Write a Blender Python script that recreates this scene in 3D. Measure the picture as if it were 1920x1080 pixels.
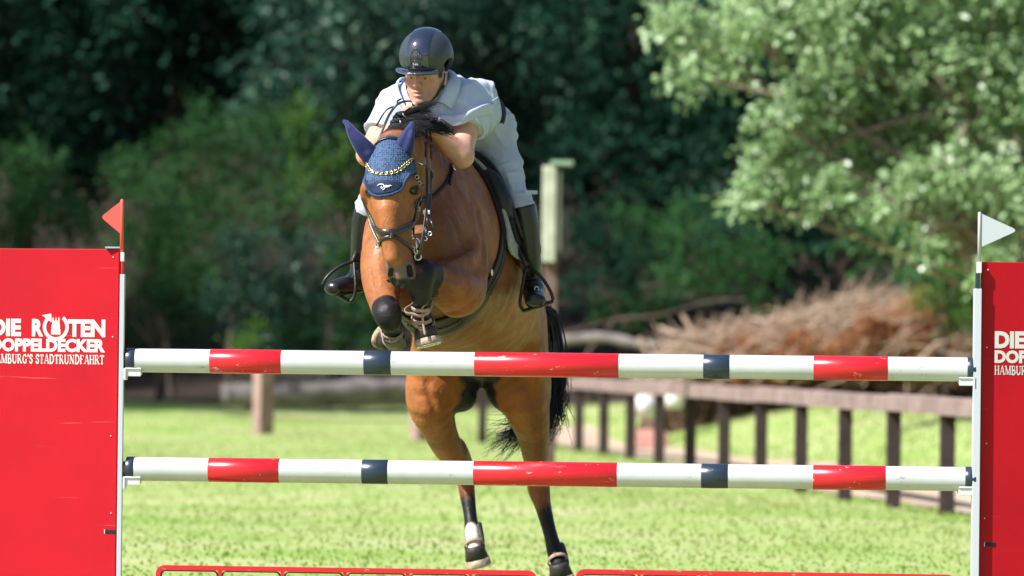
import bpy, bmesh, math, random
import numpy as np
from mathutils import Vector, Matrix

for o in list(bpy.data.objects):
    bpy.data.objects.remove(o)
random.seed(4)
rng = np.random.default_rng(7)
scene = bpy.context.scene
COL = scene.collection

# ------------------------------------------------------------------ camera
FPX = 9100.0                      # focal length in pixels of the 1920 px wide photograph
DJ = 20.0                         # metres from camera to the jump
CAMZ = 1.2
cam_data = bpy.data.cameras.new('camera')
cam = bpy.data.objects.new('camera', cam_data)
COL.objects.link(cam)
cam_data.sensor_width = 36.0
cam_data.lens = 36.0 * FPX / 1920.0
cam_data.clip_start = 0.5
cam_data.clip_end = 2000.0
PITCH = math.atan((652 - 540) / FPX)
ROLL = math.radians(0.65)
CAMROT = Matrix.Rotation(math.radians(90) + PITCH, 3, 'X') @ Matrix.Rotation(ROLL, 3, 'Z')
cam.matrix_world = Matrix.Translation((0, 0, CAMZ)) @ CAMROT.to_4x4()
scene.camera = cam
cam_data.dof.use_dof = True
cam_data.dof.focus_distance = 20.0
cam_data.dof.aperture_fstop = 2.9
cam_data.dof.aperture_blades = 9

# ------------------------------------------------------------------ sky, sun, exposure
SUN_EL, SUN_AZ = math.radians(46), math.radians(-120)     # azimuth from +Y, clockwise: from the left, a little on the camera side
world = bpy.data.worlds.new('World')
scene.world = world
world.use_nodes = True
wn = world.node_tree.nodes
wl = world.node_tree.links
sky = wn.new('ShaderNodeTexSky')
sky.sky_type = 'NISHITA'
sky.sun_disc = False
sky.sun_elevation = SUN_EL
sky.sun_rotation = SUN_AZ
sky.air_density = 1.0
sky.dust_density = 1.5
sky.ozone_density = 1.0
wl.new(sky.outputs[0], wn['Background'].inputs[0])
wn['Background'].inputs[1].default_value = 0.078
sun_data = bpy.data.lights.new('sun', 'SUN')
sun = bpy.data.objects.new('sun', sun_data)
COL.objects.link(sun)
sun_data.energy = 5.0
sun_data.angle = math.radians(0.53)
sun_data.color = (1.0, 0.985, 0.955)
SUN_DIR = Vector((math.sin(SUN_AZ) * math.cos(SUN_EL), math.cos(SUN_AZ) * math.cos(SUN_EL), math.sin(SUN_EL)))
sun.rotation_euler = SUN_DIR.to_track_quat('Z', 'Y').to_euler()
sun.location = SUN_DIR * 60
scene.view_settings.view_transform = 'Standard'
scene.view_settings.look = 'None'
scene.view_settings.gamma = 1.0
scene.view_settings.exposure = 1.03
scene.render.engine = 'CYCLES'
scene.cycles.use_denoising = True
scene.cycles.max_bounces = 8
scene.cycles.transparent_max_bounces = 8

# ------------------------------------------------------------------ placing helpers
_M = np.array(CAMROT)


def pix(px, py, Y):
    """World point at depth Y (metres from the camera) seen at photo position px, py."""
    d = _M @ np.array([(px - 960) / FPX, (540 - py) / FPX, -1.0])
    return d * (Y / d[1]) + np.array([0, 0, CAMZ])


def P(px, py, dy):
    return pix(px, py, DJ + dy)


def nrm(v):
    v = np.asarray(v, float)
    return v / max(np.linalg.norm(v), 1e-9)


# ------------------------------------------------------------------ object helpers
def empty(name, loc, label, cat, group=None):
    o = bpy.data.objects.new(name, None)
    o.empty_display_size = 0.1
    COL.objects.link(o)
    o.location = loc
    o['label'] = label
    o['category'] = cat
    if group:
        o['group'] = group
    return o


def link_mesh(name, me, mat, parent=None, label=None, cat=None, group=None, kind=None):
    o = bpy.data.objects.new(name, me)
    COL.objects.link(o)
    if mat is not None and len(me.materials) == 0:
        me.materials.append(mat)
    if parent is not None:
        o.parent = parent
        if parent.type == 'EMPTY':
            o.matrix_parent_inverse = Matrix.Translation(-parent.location)
    if label:
        o['label'] = label
    if cat:
        o['category'] = cat
    if group:
        o['group'] = group
    if kind:
        o['kind'] = kind
    return o


def mesh_from(verts, faces, smooth=True, name='mesh'):
    me = bpy.data.meshes.new(name)
    verts = np.asarray(verts, np.float32)
    if isinstance(faces, np.ndarray):
        k = faces.shape[1]
        n = len(faces)
        me.vertices.add(len(verts))
        me.vertices.foreach_set('co', verts.ravel())
        me.loops.add(n * k)
        me.loops.foreach_set('vertex_index', faces.astype(np.int32).ravel())
        me.polygons.add(n)
        me.polygons.foreach_set('loop_start', np.arange(0, n * k, k, dtype=np.int32))
        me.polygons.foreach_set('loop_total', np.full(n, k, np.int32))
        me.update(calc_edges=True)
        me.validate()
    else:
        me.from_pydata([tuple(map(float, v)) for v in verts], [], faces)
        me.update()
    if smooth:
        me.polygons.foreach_set('use_smooth', np.ones(len(me.polygons), bool))
    return me


def set_attr(me, name, vals):
    a = me.attributes.new(name, 'FLOAT', 'POINT')
    a.data.foreach_set('value', np.asarray(vals, np.float32))


class MB:
    """Collects verts and faces for one mesh."""
    def __init__(s):
        s.v, s.f = [], []

    def add(s, v, f):
        o = len(s.v)
        s.v += [tuple(map(float, q)) for q in v]
        s.f += [tuple(i + o for i in q) for q in f]
        return s

    def box(s, lo, hi, bev=0.0):
        (x0, y0, z0), (x1, y1, z1) = lo, hi
        if bev <= 0:
            v = [(x0, y0, z0), (x1, y0, z0), (x1, y1, z0), (x0, y1, z0), (x0, y0, z1), (x1, y0, z1), (x1, y1, z1), (x0, y1, z1)]
            f = [(3, 2, 1, 0), (4, 5, 6, 7), (0, 1, 5, 4), (1, 2, 6, 5), (2, 3, 7, 6), (3, 0, 4, 7)]
            return s.add(v, f)
        bm = bmesh.new()
        bmesh.ops.create_cube(bm, size=1.0)
        for q in bm.verts:
            q.co = Vector(((x0 + x1) / 2 + q.co.x * (x1 - x0), (y0 + y1) / 2 + q.co.y * (y1 - y0), (z0 + z1) / 2 + q.co.z * (z1 - z0)))
        bmesh.ops.bevel(bm, geom=bm.edges[:], offset=bev, segments=2, affect='EDGES', profile=0.6)
        bm.verts.index_update()
        s.add([q.co[:] for q in bm.verts], [tuple(l.index for l in q.verts) for q in bm.faces])
        bm.free()
        return s

    def tube(s, pts, r, n=8, caps=True, flat=1.0, hint=(0, 0, 1)):
        """Tube along pts; r scalar or list; flat squashes the section along hint."""
        pts = [np.asarray(p, float) for p in pts]
        m = len(pts)
        rr = [r] * m if np.isscalar(r) else list(r)
        h0 = nrm(hint)
        v, f = [], []
        for i, p in enumerate(pts):
            t = nrm(pts[min(i + 1, m - 1)] - pts[max(i - 1, 0)])
            a = h0 - t * (h0 @ t)
            if np.linalg.norm(a) < 1e-3:
                a = np.cross(t, (1, 0.2, 0.1))
            a = nrm(a)
            h0 = a
            b = np.cross(t, a)
            for k in range(n):
                c = 2 * math.pi * k / n
                v.append(p + rr[i] * (a * math.cos(c) * flat + b * math.sin(c)))
        for i in range(m - 1):
            for k in range(n):
                k2 = (k + 1) % n
                f.append((i * n + k, i * n + k2, (i + 1) * n + k2, (i + 1) * n + k))
        if caps:
            f.append(tuple(range(n))[::-1])
            f.append(tuple((m - 1) * n + k for k in range(n)))
        return s.add(v, f)

    def sphere(s, c, r, seg=12, rings=8):
        c = np.asarray(c, float)
        r = np.ones(3) * r
        v = [c + r * (0, 0, 1)]
        for i in range(1, rings):
            th = math.pi * i / rings
            for k in range(seg):
                ph = 2 * math.pi * k / seg
                v.append(c + r * (math.sin(th) * math.cos(ph), math.sin(th) * math.sin(ph), math.cos(th)))
        v.append(c - r * (0, 0, 1))
        f = []
        for k in range(seg):
            f.append((0, 1 + k, 1 + (k + 1) % seg))
            f.append((len(v) - 1, 1 + (rings - 2) * seg + (k + 1) % seg, 1 + (rings - 2) * seg + k))
        for i in range(rings - 2):
            for k in range(seg):
                a = 1 + i * seg
                k2 = (k + 1) % seg
                f.append((a + k, a + seg + k, a + seg + k2, a + k2))
        return s.add(v, f)

    def torus(s, c, R, r, axis=(0, 1, 0), n=20, m=8, sx=1.0, up=(0, 0, 1)):
        axis = nrm(axis)
        u = np.asarray(up, float)
        u = nrm(u - axis * (u @ axis))
        w = np.cross(axis, u)
        c = np.asarray(c, float)
        v, f = [], []
        for i in range(n):
            a = 2 * math.pi * i / n
            rad = w * math.cos(a) * sx + u * math.sin(a)
            for k in range(m):
                b = 2 * math.pi * k / m
                v.append(c + rad * R + r * (nrm(rad) * math.cos(b) + axis * math.sin(b)))
        for i in range(n):
            for k in range(m):
                f.append((i * m + k, ((i + 1) % n) * m + k, ((i + 1) % n) * m + (k + 1) % m, i * m + (k + 1) % m))
        return s.add(v, f)

    def build(s, name, mat, parent=None, smooth=False, **kw):
        me = mesh_from(s.v, s.f, smooth, name)
        return link_mesh(name, me, mat, parent, **kw)


def crom(pts, n):
    """Catmull-Rom resample rows of pts, n steps per span."""
    pts = np.asarray(pts, float)
    if len(pts) < 3:
        t = np.linspace(0, 1, n + 1)[:, None]
        return pts[0] * (1 - t) + pts[-1] * t
    out = []
    m = len(pts)
    for i in range(m - 1):
        p0, p1, p2, p3 = pts[max(i - 1, 0)], pts[i], pts[i + 1], pts[min(i + 2, m - 1)]
        for t in np.linspace(0, 1, n, endpoint=False):
            out.append(0.5 * (2 * p1 + (p2 - p0) * t + (2 * p0 - 5 * p1 + 4 * p2 - p3) * t * t + (3 * p1 - p0 - 3 * p2 + p3) * t ** 3))
    out.append(pts[-1])
    return np.array(out)


# ------------------------------------------------------------------ material helpers
def mat(name, col, rough=0.6, spec=0.5, metal=0.0, noise=0.0, nscale=8.0, bump=0.0, bscale=60.0, coat=0.0, sss=0.0, sheen=0.0, col2=None, transl=0.0, attr_rnd=None):
    m = bpy.data.materials.new(name)
    m.use_nodes = True
    nt = m.node_tree
    b = nt.nodes['Principled BSDF']
    b.inputs['Base Color'].default_value = (*col, 1)
    b.inputs['Roughness'].default_value = rough
    b.inputs['Specular IOR Level'].default_value = spec
    b.inputs['Metallic'].default_value = metal
    b.inputs['Coat Weight'].default_value = coat
    b.inputs['Coat Roughness'].default_value = 0.08
    if sheen:
        b.inputs['Sheen Weight'].default_value = sheen
        b.inputs['Sheen Roughness'].default_value = 0.4
    if sss:
        b.inputs['Subsurface Weight'].default_value = sss
        b.inputs['Subsurface Radius'].default_value = (0.02, 0.008, 0.004)
        b.inputs['Subsurface Scale'].default_value = 0.4
    tc = nt.nodes.new('ShaderNodeTexCoord')
    if noise > 0 or col2 is not None:
        n = nt.nodes.new('ShaderNodeTexNoise')
        n.inputs['Scale'].default_value = nscale
        n.inputs['Detail'].default_value = 6
        n.inputs['Roughness'].default_value = 0.6
        nt.links.new(tc.outputs['Object'], n.inputs['Vector'])
        mx = nt.nodes.new('ShaderNodeMix')
        mx.data_type = 'RGBA'
        c2 = col2 if col2 is not None else tuple(c * (1 - noise) for c in col)
        mx.inputs['A'].default_value = (*col, 1)
        mx.inputs['B'].default_value = (*c2, 1)
        mr = nt.nodes.new('ShaderNodeMapRange')
        mr.inputs['From Min'].default_value = 0.38
        mr.inputs['From Max'].default_value = 0.66
        nt.links.new(n.outputs['Fac'], mr.inputs['Value'])
        nt.links.new(mr.outputs['Result'], mx.inputs['Factor'])
        nt.links.new(mx.outputs['Result'], b.inputs['Base Color'])
    if bump > 0:
        n2 = nt.nodes.new('ShaderNodeTexNoise')
        n2.inputs['Scale'].default_value = bscale
        n2.inputs['Detail'].default_value = 5
        nt.links.new(tc.outputs['Object'], n2.inputs['Vector'])
        bp = nt.nodes.new('ShaderNodeBump')
        bp.inputs['Strength'].default_value = bump
        bp.inputs['Distance'].default_value = 0.01
        nt.links.new(n2.outputs['Fac'], bp.inputs['Height'])
        nt.links.new(bp.outputs['Normal'], b.inputs['Normal'])
    return m


# ------------------------------------------------------------------ implicit surfaces
class Field:
    """Signed distance grid built from blended limbs, meshed with surface nets."""
    def __init__(s, lo, hi, h, far=0.5):
        s.lo = np.asarray(lo, float)
        s.h = h
        s.n = np.ceil((np.asarray(hi) - s.lo) / h).astype(int) + 1
        s.g = np.full(tuple(s.n), far, np.float32)
        s.far = far
        s.ax = [(s.lo[i] + h * np.arange(s.n[i])).astype(np.float32) for i in range(3)]

    def sub(s, lo, hi):
        i0 = np.maximum(np.floor((np.asarray(lo) - s.lo) / s.h).astype(int), 0)
        i1 = np.minimum(np.ceil((np.asarray(hi) - s.lo) / s.h).astype(int) + 1, s.n)
        if np.any(i1 <= i0):
            return None
        return tuple(slice(a, b) for a, b in zip(i0, i1))

    def axes(s, sl):
        return s.ax[0][sl[0]][:, None, None], s.ax[1][sl[1]][None, :, None], s.ax[2][sl[2]][None, None, :]

    def blend(s, sl, d, k, op):
        a = s.g[sl]
        if op == 'add':
            h = np.clip(0.5 + 0.5 * (d - a) / k, 0, 1)
            s.g[sl] = d * (1 - h) + a * h - k * h * (1 - h)
        else:
            d = -d
            h = np.clip(0.5 - 0.5 * (d - a) / k, 0, 1)
            s.g[sl] = d * (1 - h) + a * h + k * h * (1 - h)

    def limb(s, pts, k=0.04, v=(0, -1, 0), n=4, margin=0.09, op='add'):
        """pts rows: x y z ru rv; v the direction that rv is measured along."""
        q = crom([np.concatenate([np.asarray(p[0], float), [p[1], p[2]]]) for p in pts], n)
        c, r = q[:, :3], np.maximum(q[:, 3:5], 0.002)
        rm = r.max(axis=1)[:, None]
        rm = rm.max()
        lo = c.min(0) - rm - margin - k
        hi = c.max(0) + rm + margin + k
        bsl = s.sub(lo, hi)
        if bsl is None:
            return
        L = np.full(tuple(b.stop - b.start for b in bsl), s.far, np.float32)
        v = nrm(v)
        for i in range(len(c) - 1):
            a, b = c[i], c[i + 1]
            ab = b - a
            l2 = max(ab @ ab, 1e-10)
            R = max(r[i].max(), r[i + 1].max()) + margin + k
            sl = s.sub(np.minimum(a, b) - R, np.maximum(a, b) + R)
            if sl is None:
                continue
            X, Y, Z = s.axes(sl)
            x, y, z = X - a[0], Y - a[1], Z - a[2]
            t = np.clip((x * ab[0] + y * ab[1] + z * ab[2]) / l2, 0, 1)
            x = x - t * ab[0]
            y = y - t * ab[1]
            z = z - t * ab[2]
            w = nrm(c[min(i + 2, len(c) - 1)] - c[max(i - 1, 0)])
            vv = v - w * (v @ w)
            vv = nrm(vv) if np.linalg.norm(vv) > 1e-3 else nrm(np.cross(w, (0.3, 0.5, 0.8)))
            uu = np.cross(vv, w)
            du = x * uu[0] + y * uu[1] + z * uu[2]
            dv = x * vv[0] + y * vv[1] + z * vv[2]
            dw = x * w[0] + y * w[1] + z * w[2]
            ru = r[i, 0] + t * (r[i + 1, 0] - r[i, 0])
            rv = r[i, 1] + t * (r[i + 1, 1] - r[i, 1])
            rw = np.minimum(ru, rv)
            eu, ev, ew = du / ru, dv / rv, dw / rw
            k0 = np.sqrt(eu * eu + ev * ev + ew * ew) + 1e-6
            k1 = np.sqrt((eu / ru) ** 2 + (ev / rv) ** 2 + (ew / rw) ** 2) + 1e-6
            d = k0 * (k0 - 1) / k1
            ls = tuple(slice(q.start - p.start, q.stop - p.start) for q, p in zip(sl, bsl))
            L[ls] = np.minimum(L[ls], d)
        s.blend(bsl, L, k, op)

    def ball(s, c, r, k=0.03, R=None, margin=0.09, op='add'):
        c = np.asarray(c, float)
        r = np.ones(3) * r
        R = np.eye(3) if R is None else np.asarray(R, float)
        e = r.max() + margin + k
        sl = s.sub(c - e, c + e)
        if sl is None:
            return
        X, Y, Z = s.axes(sl)
        x, y, z = X - c[0], Y - c[1], Z - c[2]
        q = [(R[i, 0] * x + R[i, 1] * y + R[i, 2] * z) / r[i] for i in range(3)]
        k0 = np.sqrt(q[0] ** 2 + q[1] ** 2 + q[2] ** 2) + 1e-6
        k1 = np.sqrt((q[0] / r[0]) ** 2 + (q[1] / r[1]) ** 2 + (q[2] / r[2]) ** 2) + 1e-6
        s.blend(sl, k0 * (k0 - 1) / k1, k, op)

    def sample(s, p):
        q = (np.asarray(p, float) - s.lo) / s.h
        i = np.clip(np.floor(q).astype(int), 0, s.n - 2)
        f = q - i
        r = 0
        for dx in (0, 1):
            for dy in (0, 1):
                for dz in (0, 1):
                    w = np.where(dx, f[..., 0], 1 - f[..., 0]) * np.where(dy, f[..., 1], 1 - f[..., 1]) * np.where(dz, f[..., 2], 1 - f[..., 2])
                    r = r + w * s.g[i[..., 0] + dx, i[..., 1] + dy, i[..., 2] + dz]
        return r

    def grad(s, p):
        e = s.h
        p = np.asarray(p, float)
        g = np.stack([s.sample(p + np.eye(3)[i] * e) - s.sample(p - np.eye(3)[i] * e) for i in range(3)], -1)
        return g / np.maximum(np.linalg.norm(g, axis=-1, keepdims=True), 1e-6)

    def project(s, p, off=0.0, it=14):
        p = np.array(p, float)
        for _ in range(it):
            d = s.sample(p) - off
            p = p - (np.clip(d, -0.05, 0.05) * 0.8)[..., None] * s.grad(p)
        return p

    def mesh(s, smooth=2, g=None):
        g = s.g if g is None else g
        ins = g < 0
        c = np.zeros(tuple(np.array(g.shape) - 1), np.uint8)
        for dx in (0, 1):
            for dy in (0, 1):
                for dz in (0, 1):
                    c += ins[dx:dx + c.shape[0], dy:dy + c.shape[1], dz:dz + c.shape[2]]
        act = np.argwhere((c > 0) & (c < 8))
        if len(act) == 0:
            return np.zeros((0, 3)), np.zeros((0, 4), int)
        idx = np.full(c.shape, -1, np.int32)
        idx[act[:, 0], act[:, 1], act[:, 2]] = np.arange(len(act))
        acc = np.zeros((len(act), 3))
        cnt = np.zeros(len(act))
        cor = [np.array((dx, dy, dz)) for dx in (0, 1) for dy in (0, 1) for dz in (0, 1)]
        val = {tuple(q): g[act[:, 0] + q[0], act[:, 1] + q[1], act[:, 2] + q[2]] for q in cor}
        for q in cor:
            for ax in range(3):
                if q[ax] == 0:
                    q2 = q.copy()
                    q2[ax] = 1
                    a, b = val[tuple(q)], val[tuple(q2)]
                    m = (a < 0) != (b < 0)
                    t = np.where(m, a / np.where(m, a - b, 1), 0)
                    e = q[None, :] + t[:, None] * (q2 - q)[None, :]
                    acc += np.where(m[:, None], e, 0)
                    cnt += m
        V = (act + acc / cnt[:, None]) * s.h + s.lo
        F = []
        for ax in range(3):
            o1, o2 = (ax + 1) % 3, (ax + 2) % 3
            sl0 = [slice(None)] * 3
            sl1 = [slice(None)] * 3
            sl0[ax] = slice(0, -1)
            sl1[ax] = slice(1, None)
            A, B = ins[tuple(sl0)], ins[tuple(sl1)]
            e = np.argwhere(A != B)
            e = e[(e[:, o1] > 0) & (e[:, o2] > 0) & (e[:, o1] < g.shape[o1] - 1) & (e[:, o2] < g.shape[o2] - 1)]
            flip = A[e[:, 0], e[:, 1], e[:, 2]]
            d1 = np.zeros(3, int)
            d1[o1] = 1
            d2 = np.zeros(3, int)
            d2[o2] = 1
            q = np.stack([idx[tuple((e - d1 - d2).T)], idx[tuple((e - d2).T)], idx[tuple(e.T)], idx[tuple((e - d1).T)]], 1)
            q[~flip] = q[~flip][:, ::-1]
            F.append(q)
        F = np.concatenate(F)
        F = F[(F >= 0).all(1)]
        if smooth:
            E = np.concatenate([F[:, [0, 1]], F[:, [1, 2]], F[:, [2, 3]], F[:, [3, 0]]])
            deg = np.bincount(E.ravel(), minlength=len(V))[:, None].astype(float)
            for it in range(smooth * 2):
                sm = np.zeros_like(V)
                for j in range(3):
                    sm[:, j] = np.bincount(E[:, 0], V[E[:, 1], j], len(V)) + np.bincount(E[:, 1], V[E[:, 0], j], len(V))
                lam = 0.55 if it % 2 == 0 else -0.57
                V = V + lam * (sm / np.maximum(deg, 1) - V)
        return V, F


def smooth01(x, a, b):
    t = np.clip((np.asarray(x, float) - a) / (b - a), 0, 1)
    return t * t * (3 - 2 * t)


def seg_dist(p, a, b):
    ab = b - a
    t = np.clip(((p - a) @ ab) / (ab @ ab), 0, 1)
    return np.linalg.norm(p - a - t[:, None] * ab, axis=1), t


def strap(mb, field, pts, width, thick=0.004, off=0.002, n=8, closed=False, proj=True, hint=None):
    """Flat leather strap laid on the surface of a field along pts."""
    c = crom(pts, n)
    if proj:
        c = field.project(c, off)
        for _ in range(2):
            c[1:-1] = (c[:-2] + 2 * c[1:-1] + c[2:]) / 4
        N = field.grad(c)
    else:
        N = np.tile(nrm(hint), (len(c), 1)) if hint is not None else field.grad(c)
    T = np.gradient(c, axis=0)
    T /= np.maximum(np.linalg.norm(T, axis=1, keepdims=True), 1e-9)
    S = np.cross(N, T)
    S /= np.maximum(np.linalg.norm(S, axis=1, keepdims=True), 1e-9)
    N = np.cross(T, S)
    prof = [(-.5, 0), (-.5, .7), (-.36, 1), (.36, 1), (.5, .7), (.5, 0), (0, -.3)]
    v, f = [], []
    for i in range(len(c)):
        for a, b in prof:
            v.append(c[i] + S[i] * width * a + N[i] * thick * b)
    k = len(prof)
    for i in range(len(c) - 1):
        for j in range(k):
            j2 = (j + 1) % k
            f.append((i * k + j, i * k + j2, (i + 1) * k + j2, (i + 1) * k + j))
    f.append(tuple(range(k)))
    f.append(tuple((len(c) - 1) * k + j for j in range(k))[::-1])
    mb.add(v, f)
    return c, N
# ------------------------------------------------------------------ ground
FA, FB = pix(1775, 965, 36.2), pix(1085, 850, 55.6)
FA[2] = FB[2] = 0
FDIR = nrm(FB - FA)
FNRM = np.array([FDIR[1], -FDIR[0], 0])            # to the right of the fence, away from the arena


def ground_z(x, y):
    x, y = np.asarray(x, float), np.asarray(y, float)
    d = (x - FA[0]) * FNRM[0] + (y - FA[1]) * FNRM[1]
    z = .5 * smooth01(d, 1.0, 3.8) * smooth01(y, 30, 44)
    z = z + .35 * smooth01(y, 60, 74) * (1 - smooth01(d, 1.0, 3.8))
    z = z + 9.0 * smooth01(y, 72, 112) ** 1.2
    z = z + .03 * np.sin(x * .9 + y * .37) * smooth01(y, 26, 40) + .05 * np.sin(x * .5 - y * .21) * smooth01(y, 60, 70)
    return z


ys = np.concatenate([np.linspace(-30, 20, 11), np.linspace(22, 90, 137), np.linspace(92, 180, 40), np.linspace(200, 700, 11)])
xs = np.concatenate([np.linspace(-500, -40, 12), np.linspace(-38, -12, 27), np.linspace(-11.5, 12, 95), np.linspace(13, 40, 28), np.linspace(45, 500, 12)])
GX, GY = np.meshgrid(xs, ys)
GZ = ground_z(GX, GY)
gv = np.stack([GX, GY, GZ], -1).reshape(-1, 3)
nx, ny = len(xs), len(ys)
ii, jj = np.meshgrid(np.arange(nx - 1), np.arange(ny - 1))
gf = np.stack([jj * nx + ii, jj * nx + ii + 1, (jj + 1) * nx + ii + 1, (jj + 1) * nx + ii], -1).reshape(-1, 4)
gme = mesh_from(gv, gf, True)
set_attr(gme, 'soil', smooth01(gv[:, 1], 69, 73))


def ground_material():
    m = mat('meadow_ground', (0.115, 0.20, 0.032), .95, .1)
    nt = m.node_tree
    N, L = nt.nodes, nt.links
    b = N['Principled BSDF']
    tc = N['Texture Coordinate']

    def noise(sc, det=5, dist=0):
        n = N.new('ShaderNodeTexNoise')
        n.inputs['Scale'].default_value = sc
        n.inputs['Detail'].default_value = det
        n.inputs['Distortion'].default_value = dist
        L.new(tc.outputs['Object'], n.inputs['Vector'])
        r = N.new('ShaderNodeMapRange')
        r.inputs['From Min'].default_value = .35
        r.inputs['From Max'].default_value = .68
        L.new(n.outputs['Fac'], r.inputs['Value'])
        return r.outputs['Result']

    def mix(a, c, f):
        x = N.new('ShaderNodeMix')
        x.data_type = 'RGBA'
        for s, v in (('A', a), ('B', c)):
            if isinstance(v, tuple):
                x.inputs[s].default_value = (*v, 1)
            else:
                L.new(v, x.inputs[s])
        L.new(f, x.inputs['Factor'])
        return x.outputs['Result']
    c = mix((0.155, 0.265, 0.045), (0.29, 0.335, 0.125), noise(.35, 5, .4))
    c = mix(c, (0.20, 0.295, 0.07), noise(1.6, 6))
    c = mix(c, (0.32, 0.34, 0.155), noise(.7, 7, .6))
    at = N.new('ShaderNodeAttribute')
    at.attribute_name = 'soil'
    soil = mix((0.02, 0.016, 0.013), (0.045, 0.032, 0.024), noise(3, 8))
    c = mix(c, soil, at.outputs['Fac'])
    L.new(c, b.inputs['Base Color'])
    return m


link_mesh('ground', gme, ground_material(), kind='structure')

# sandy path along the far side of the fence
pv, pf = [], []
for i, s_ in enumerate(np.linspace(-12, 30, 43)):
    for j, d_ in enumerate(np.linspace(.25, 1.45, 7)):
        d2 = d_ + .1 * math.sin(s_ * .7 + j)
        p_ = FA + FDIR * s_ + FNRM * d2
        pv.append((p_[0], p_[1], float(ground_z(p_[0], p_[1])) + .012))
for i in range(42):
    for j in range(6):
        pf.append((i * 7 + j, i * 7 + j + 1, (i + 1) * 7 + j + 1, (i + 1) * 7 + j))
MB().add(pv, pf).build('path', mat('sandy_path', (0.46, 0.35, 0.26), .95, .1, noise=.35, nscale=2.5, bump=.4, bscale=30), None, True, kind='structure')


# ------------------------------------------------------------------ grass
def leaf_quads(c, d, up, ln, wd):
    """diamond leaves folded along the midrib"""
    s_ = np.cross(d, up)
    s_ /= np.maximum(np.linalg.norm(s_, axis=1, keepdims=True), 1e-6)
    n = np.cross(s_, d)
    a = c - d * ln[:, None] * .5
    b = c + d * ln[:, None] * .5 - n * (ln * .12)[:, None]
    l = c + s_ * wd[:, None] * .5 + n * (wd * .12)[:, None]
    r = c - s_ * wd[:, None] * .5 + n * (wd * .12)[:, None]
    v = np.stack([a, r, b, l], 1).reshape(-1, 3)
    f = np.arange(len(v)).reshape(-1, 4)
    return v, f


def leaf_material(name, c1, c2, c3, transl=.4, rough=.55, spec=.06):
    m = bpy.data.materials.new(name)
    m.use_nodes = True
    nt = m.node_tree
    N, L = nt.nodes, nt.links
    b = N['Principled BSDF']
    out = N['Material Output']
    at = N.new('ShaderNodeAttribute')
    at.attribute_name = 'rnd'
    cr = N.new('ShaderNodeValToRGB')
    cr.color_ramp.elements[0].color = (*c1, 1)
    cr.color_ramp.elements[1].color = (*c3, 1)
    e = cr.color_ramp.elements.new(.5)
    e.color = (*c2, 1)
    L.new(at.outputs['Fac'], cr.inputs['Fac'])
    L.new(cr.outputs['Color'], b.inputs['Base Color'])
    b.inputs['Roughness'].default_value = rough
    b.inputs['Specular IOR Level'].default_value = spec
    tr = N.new('ShaderNodeBsdfTranslucent')
    hs = N.new('ShaderNodeHueSaturation')
    hs.inputs['Hue'].default_value = .49
    hs.inputs['Saturation'].default_value = 1.1
    hs.inputs['Value'].default_value = 1.5
    L.new(cr.outputs['Color'], hs.inputs['Color'])
    L.new(hs.outputs['Color'], tr.inputs['Color'])
    mx = N.new('ShaderNodeMixShader')
    mx.inputs[0].default_value = transl
    L.new(b.outputs[0], mx.inputs[1])
    L.new(tr.outputs[0], mx.inputs[2])
    L.new(mx.outputs[0], out.inputs['Surface'])
    return m


NG = 50000
gy = 18 + (68 - 18) * rng.random(NG) ** 1.15
gx = (rng.random(NG) - .5) * .26 * gy
dd = (gx - FA[0]) * FNRM[0] + (gy - FA[1]) * FNRM[1]
keep = ~((dd > .28) & (dd < 1.4) & (rng.random(NG) < .93))
gx, gy, dd = gx[keep], gy[keep], dd[keep]
n_ = len(gx)
gz = ground_z(gx, gy)
pn = np.sin(gx * 1.9 + gy * .31) + np.sin(gx * .7 - gy * .83 + 1) + np.sin(gx * 3.1 + gy * 1.27 + 2)
gh = (.011 + .016 * rng.random(n_)) * (1 + .25 * pn / 3) * np.where(np.abs(dd) < .25, 1.9, 1) * np.where(dd > 1.4, 1.6, 1)
gw = .005 + .004 * rng.random(n_) + .0001 * gy
az = rng.random(n_) * 6.283
lean = rng.random(n_) * .7
tip = np.stack([np.cos(az) * lean * gh, np.sin(az) * lean * gh, gh], 1)
mid = tip * .5 + np.stack([-np.cos(az) * lean * gh * .15, -np.sin(az) * lean * gh * .15, gh * .08], 1)
az2 = rng.random(n_) * 6.283
sd = np.stack([np.cos(az2), np.sin(az2), np.zeros(n_)], 1) * gw[:, None]
b0 = np.stack([gx, gy, gz - .005], 1)
vv = np.stack([b0 - sd, b0 + sd, b0 + mid + sd * .75, b0 + mid - sd * .75, b0 + tip + sd * .15, b0 + tip - sd * .15], 1).reshape(-1, 3)
k_ = np.arange(n_)[:, None] * 6
ff = np.concatenate([k_ + np.array([[0, 1, 2, 3]]), k_ + np.array([[3, 2, 4, 5]])])
gm = mesh_from(vv, ff, False)
set_attr(gm, 'rnd', np.repeat(np.clip(.42 + .22 * rng.normal(size=n_) + .07 * pn, 0, 1), 6))
link_mesh('grass', gm, leaf_material('grass_blades', (0.18, 0.28, 0.05), (0.25, 0.32, 0.09), (0.34, 0.355, 0.16), .55, .7, .03), None,
          label='short mown meadow grass, sunlit and slightly dry', cat='grass', kind='stuff')

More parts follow.
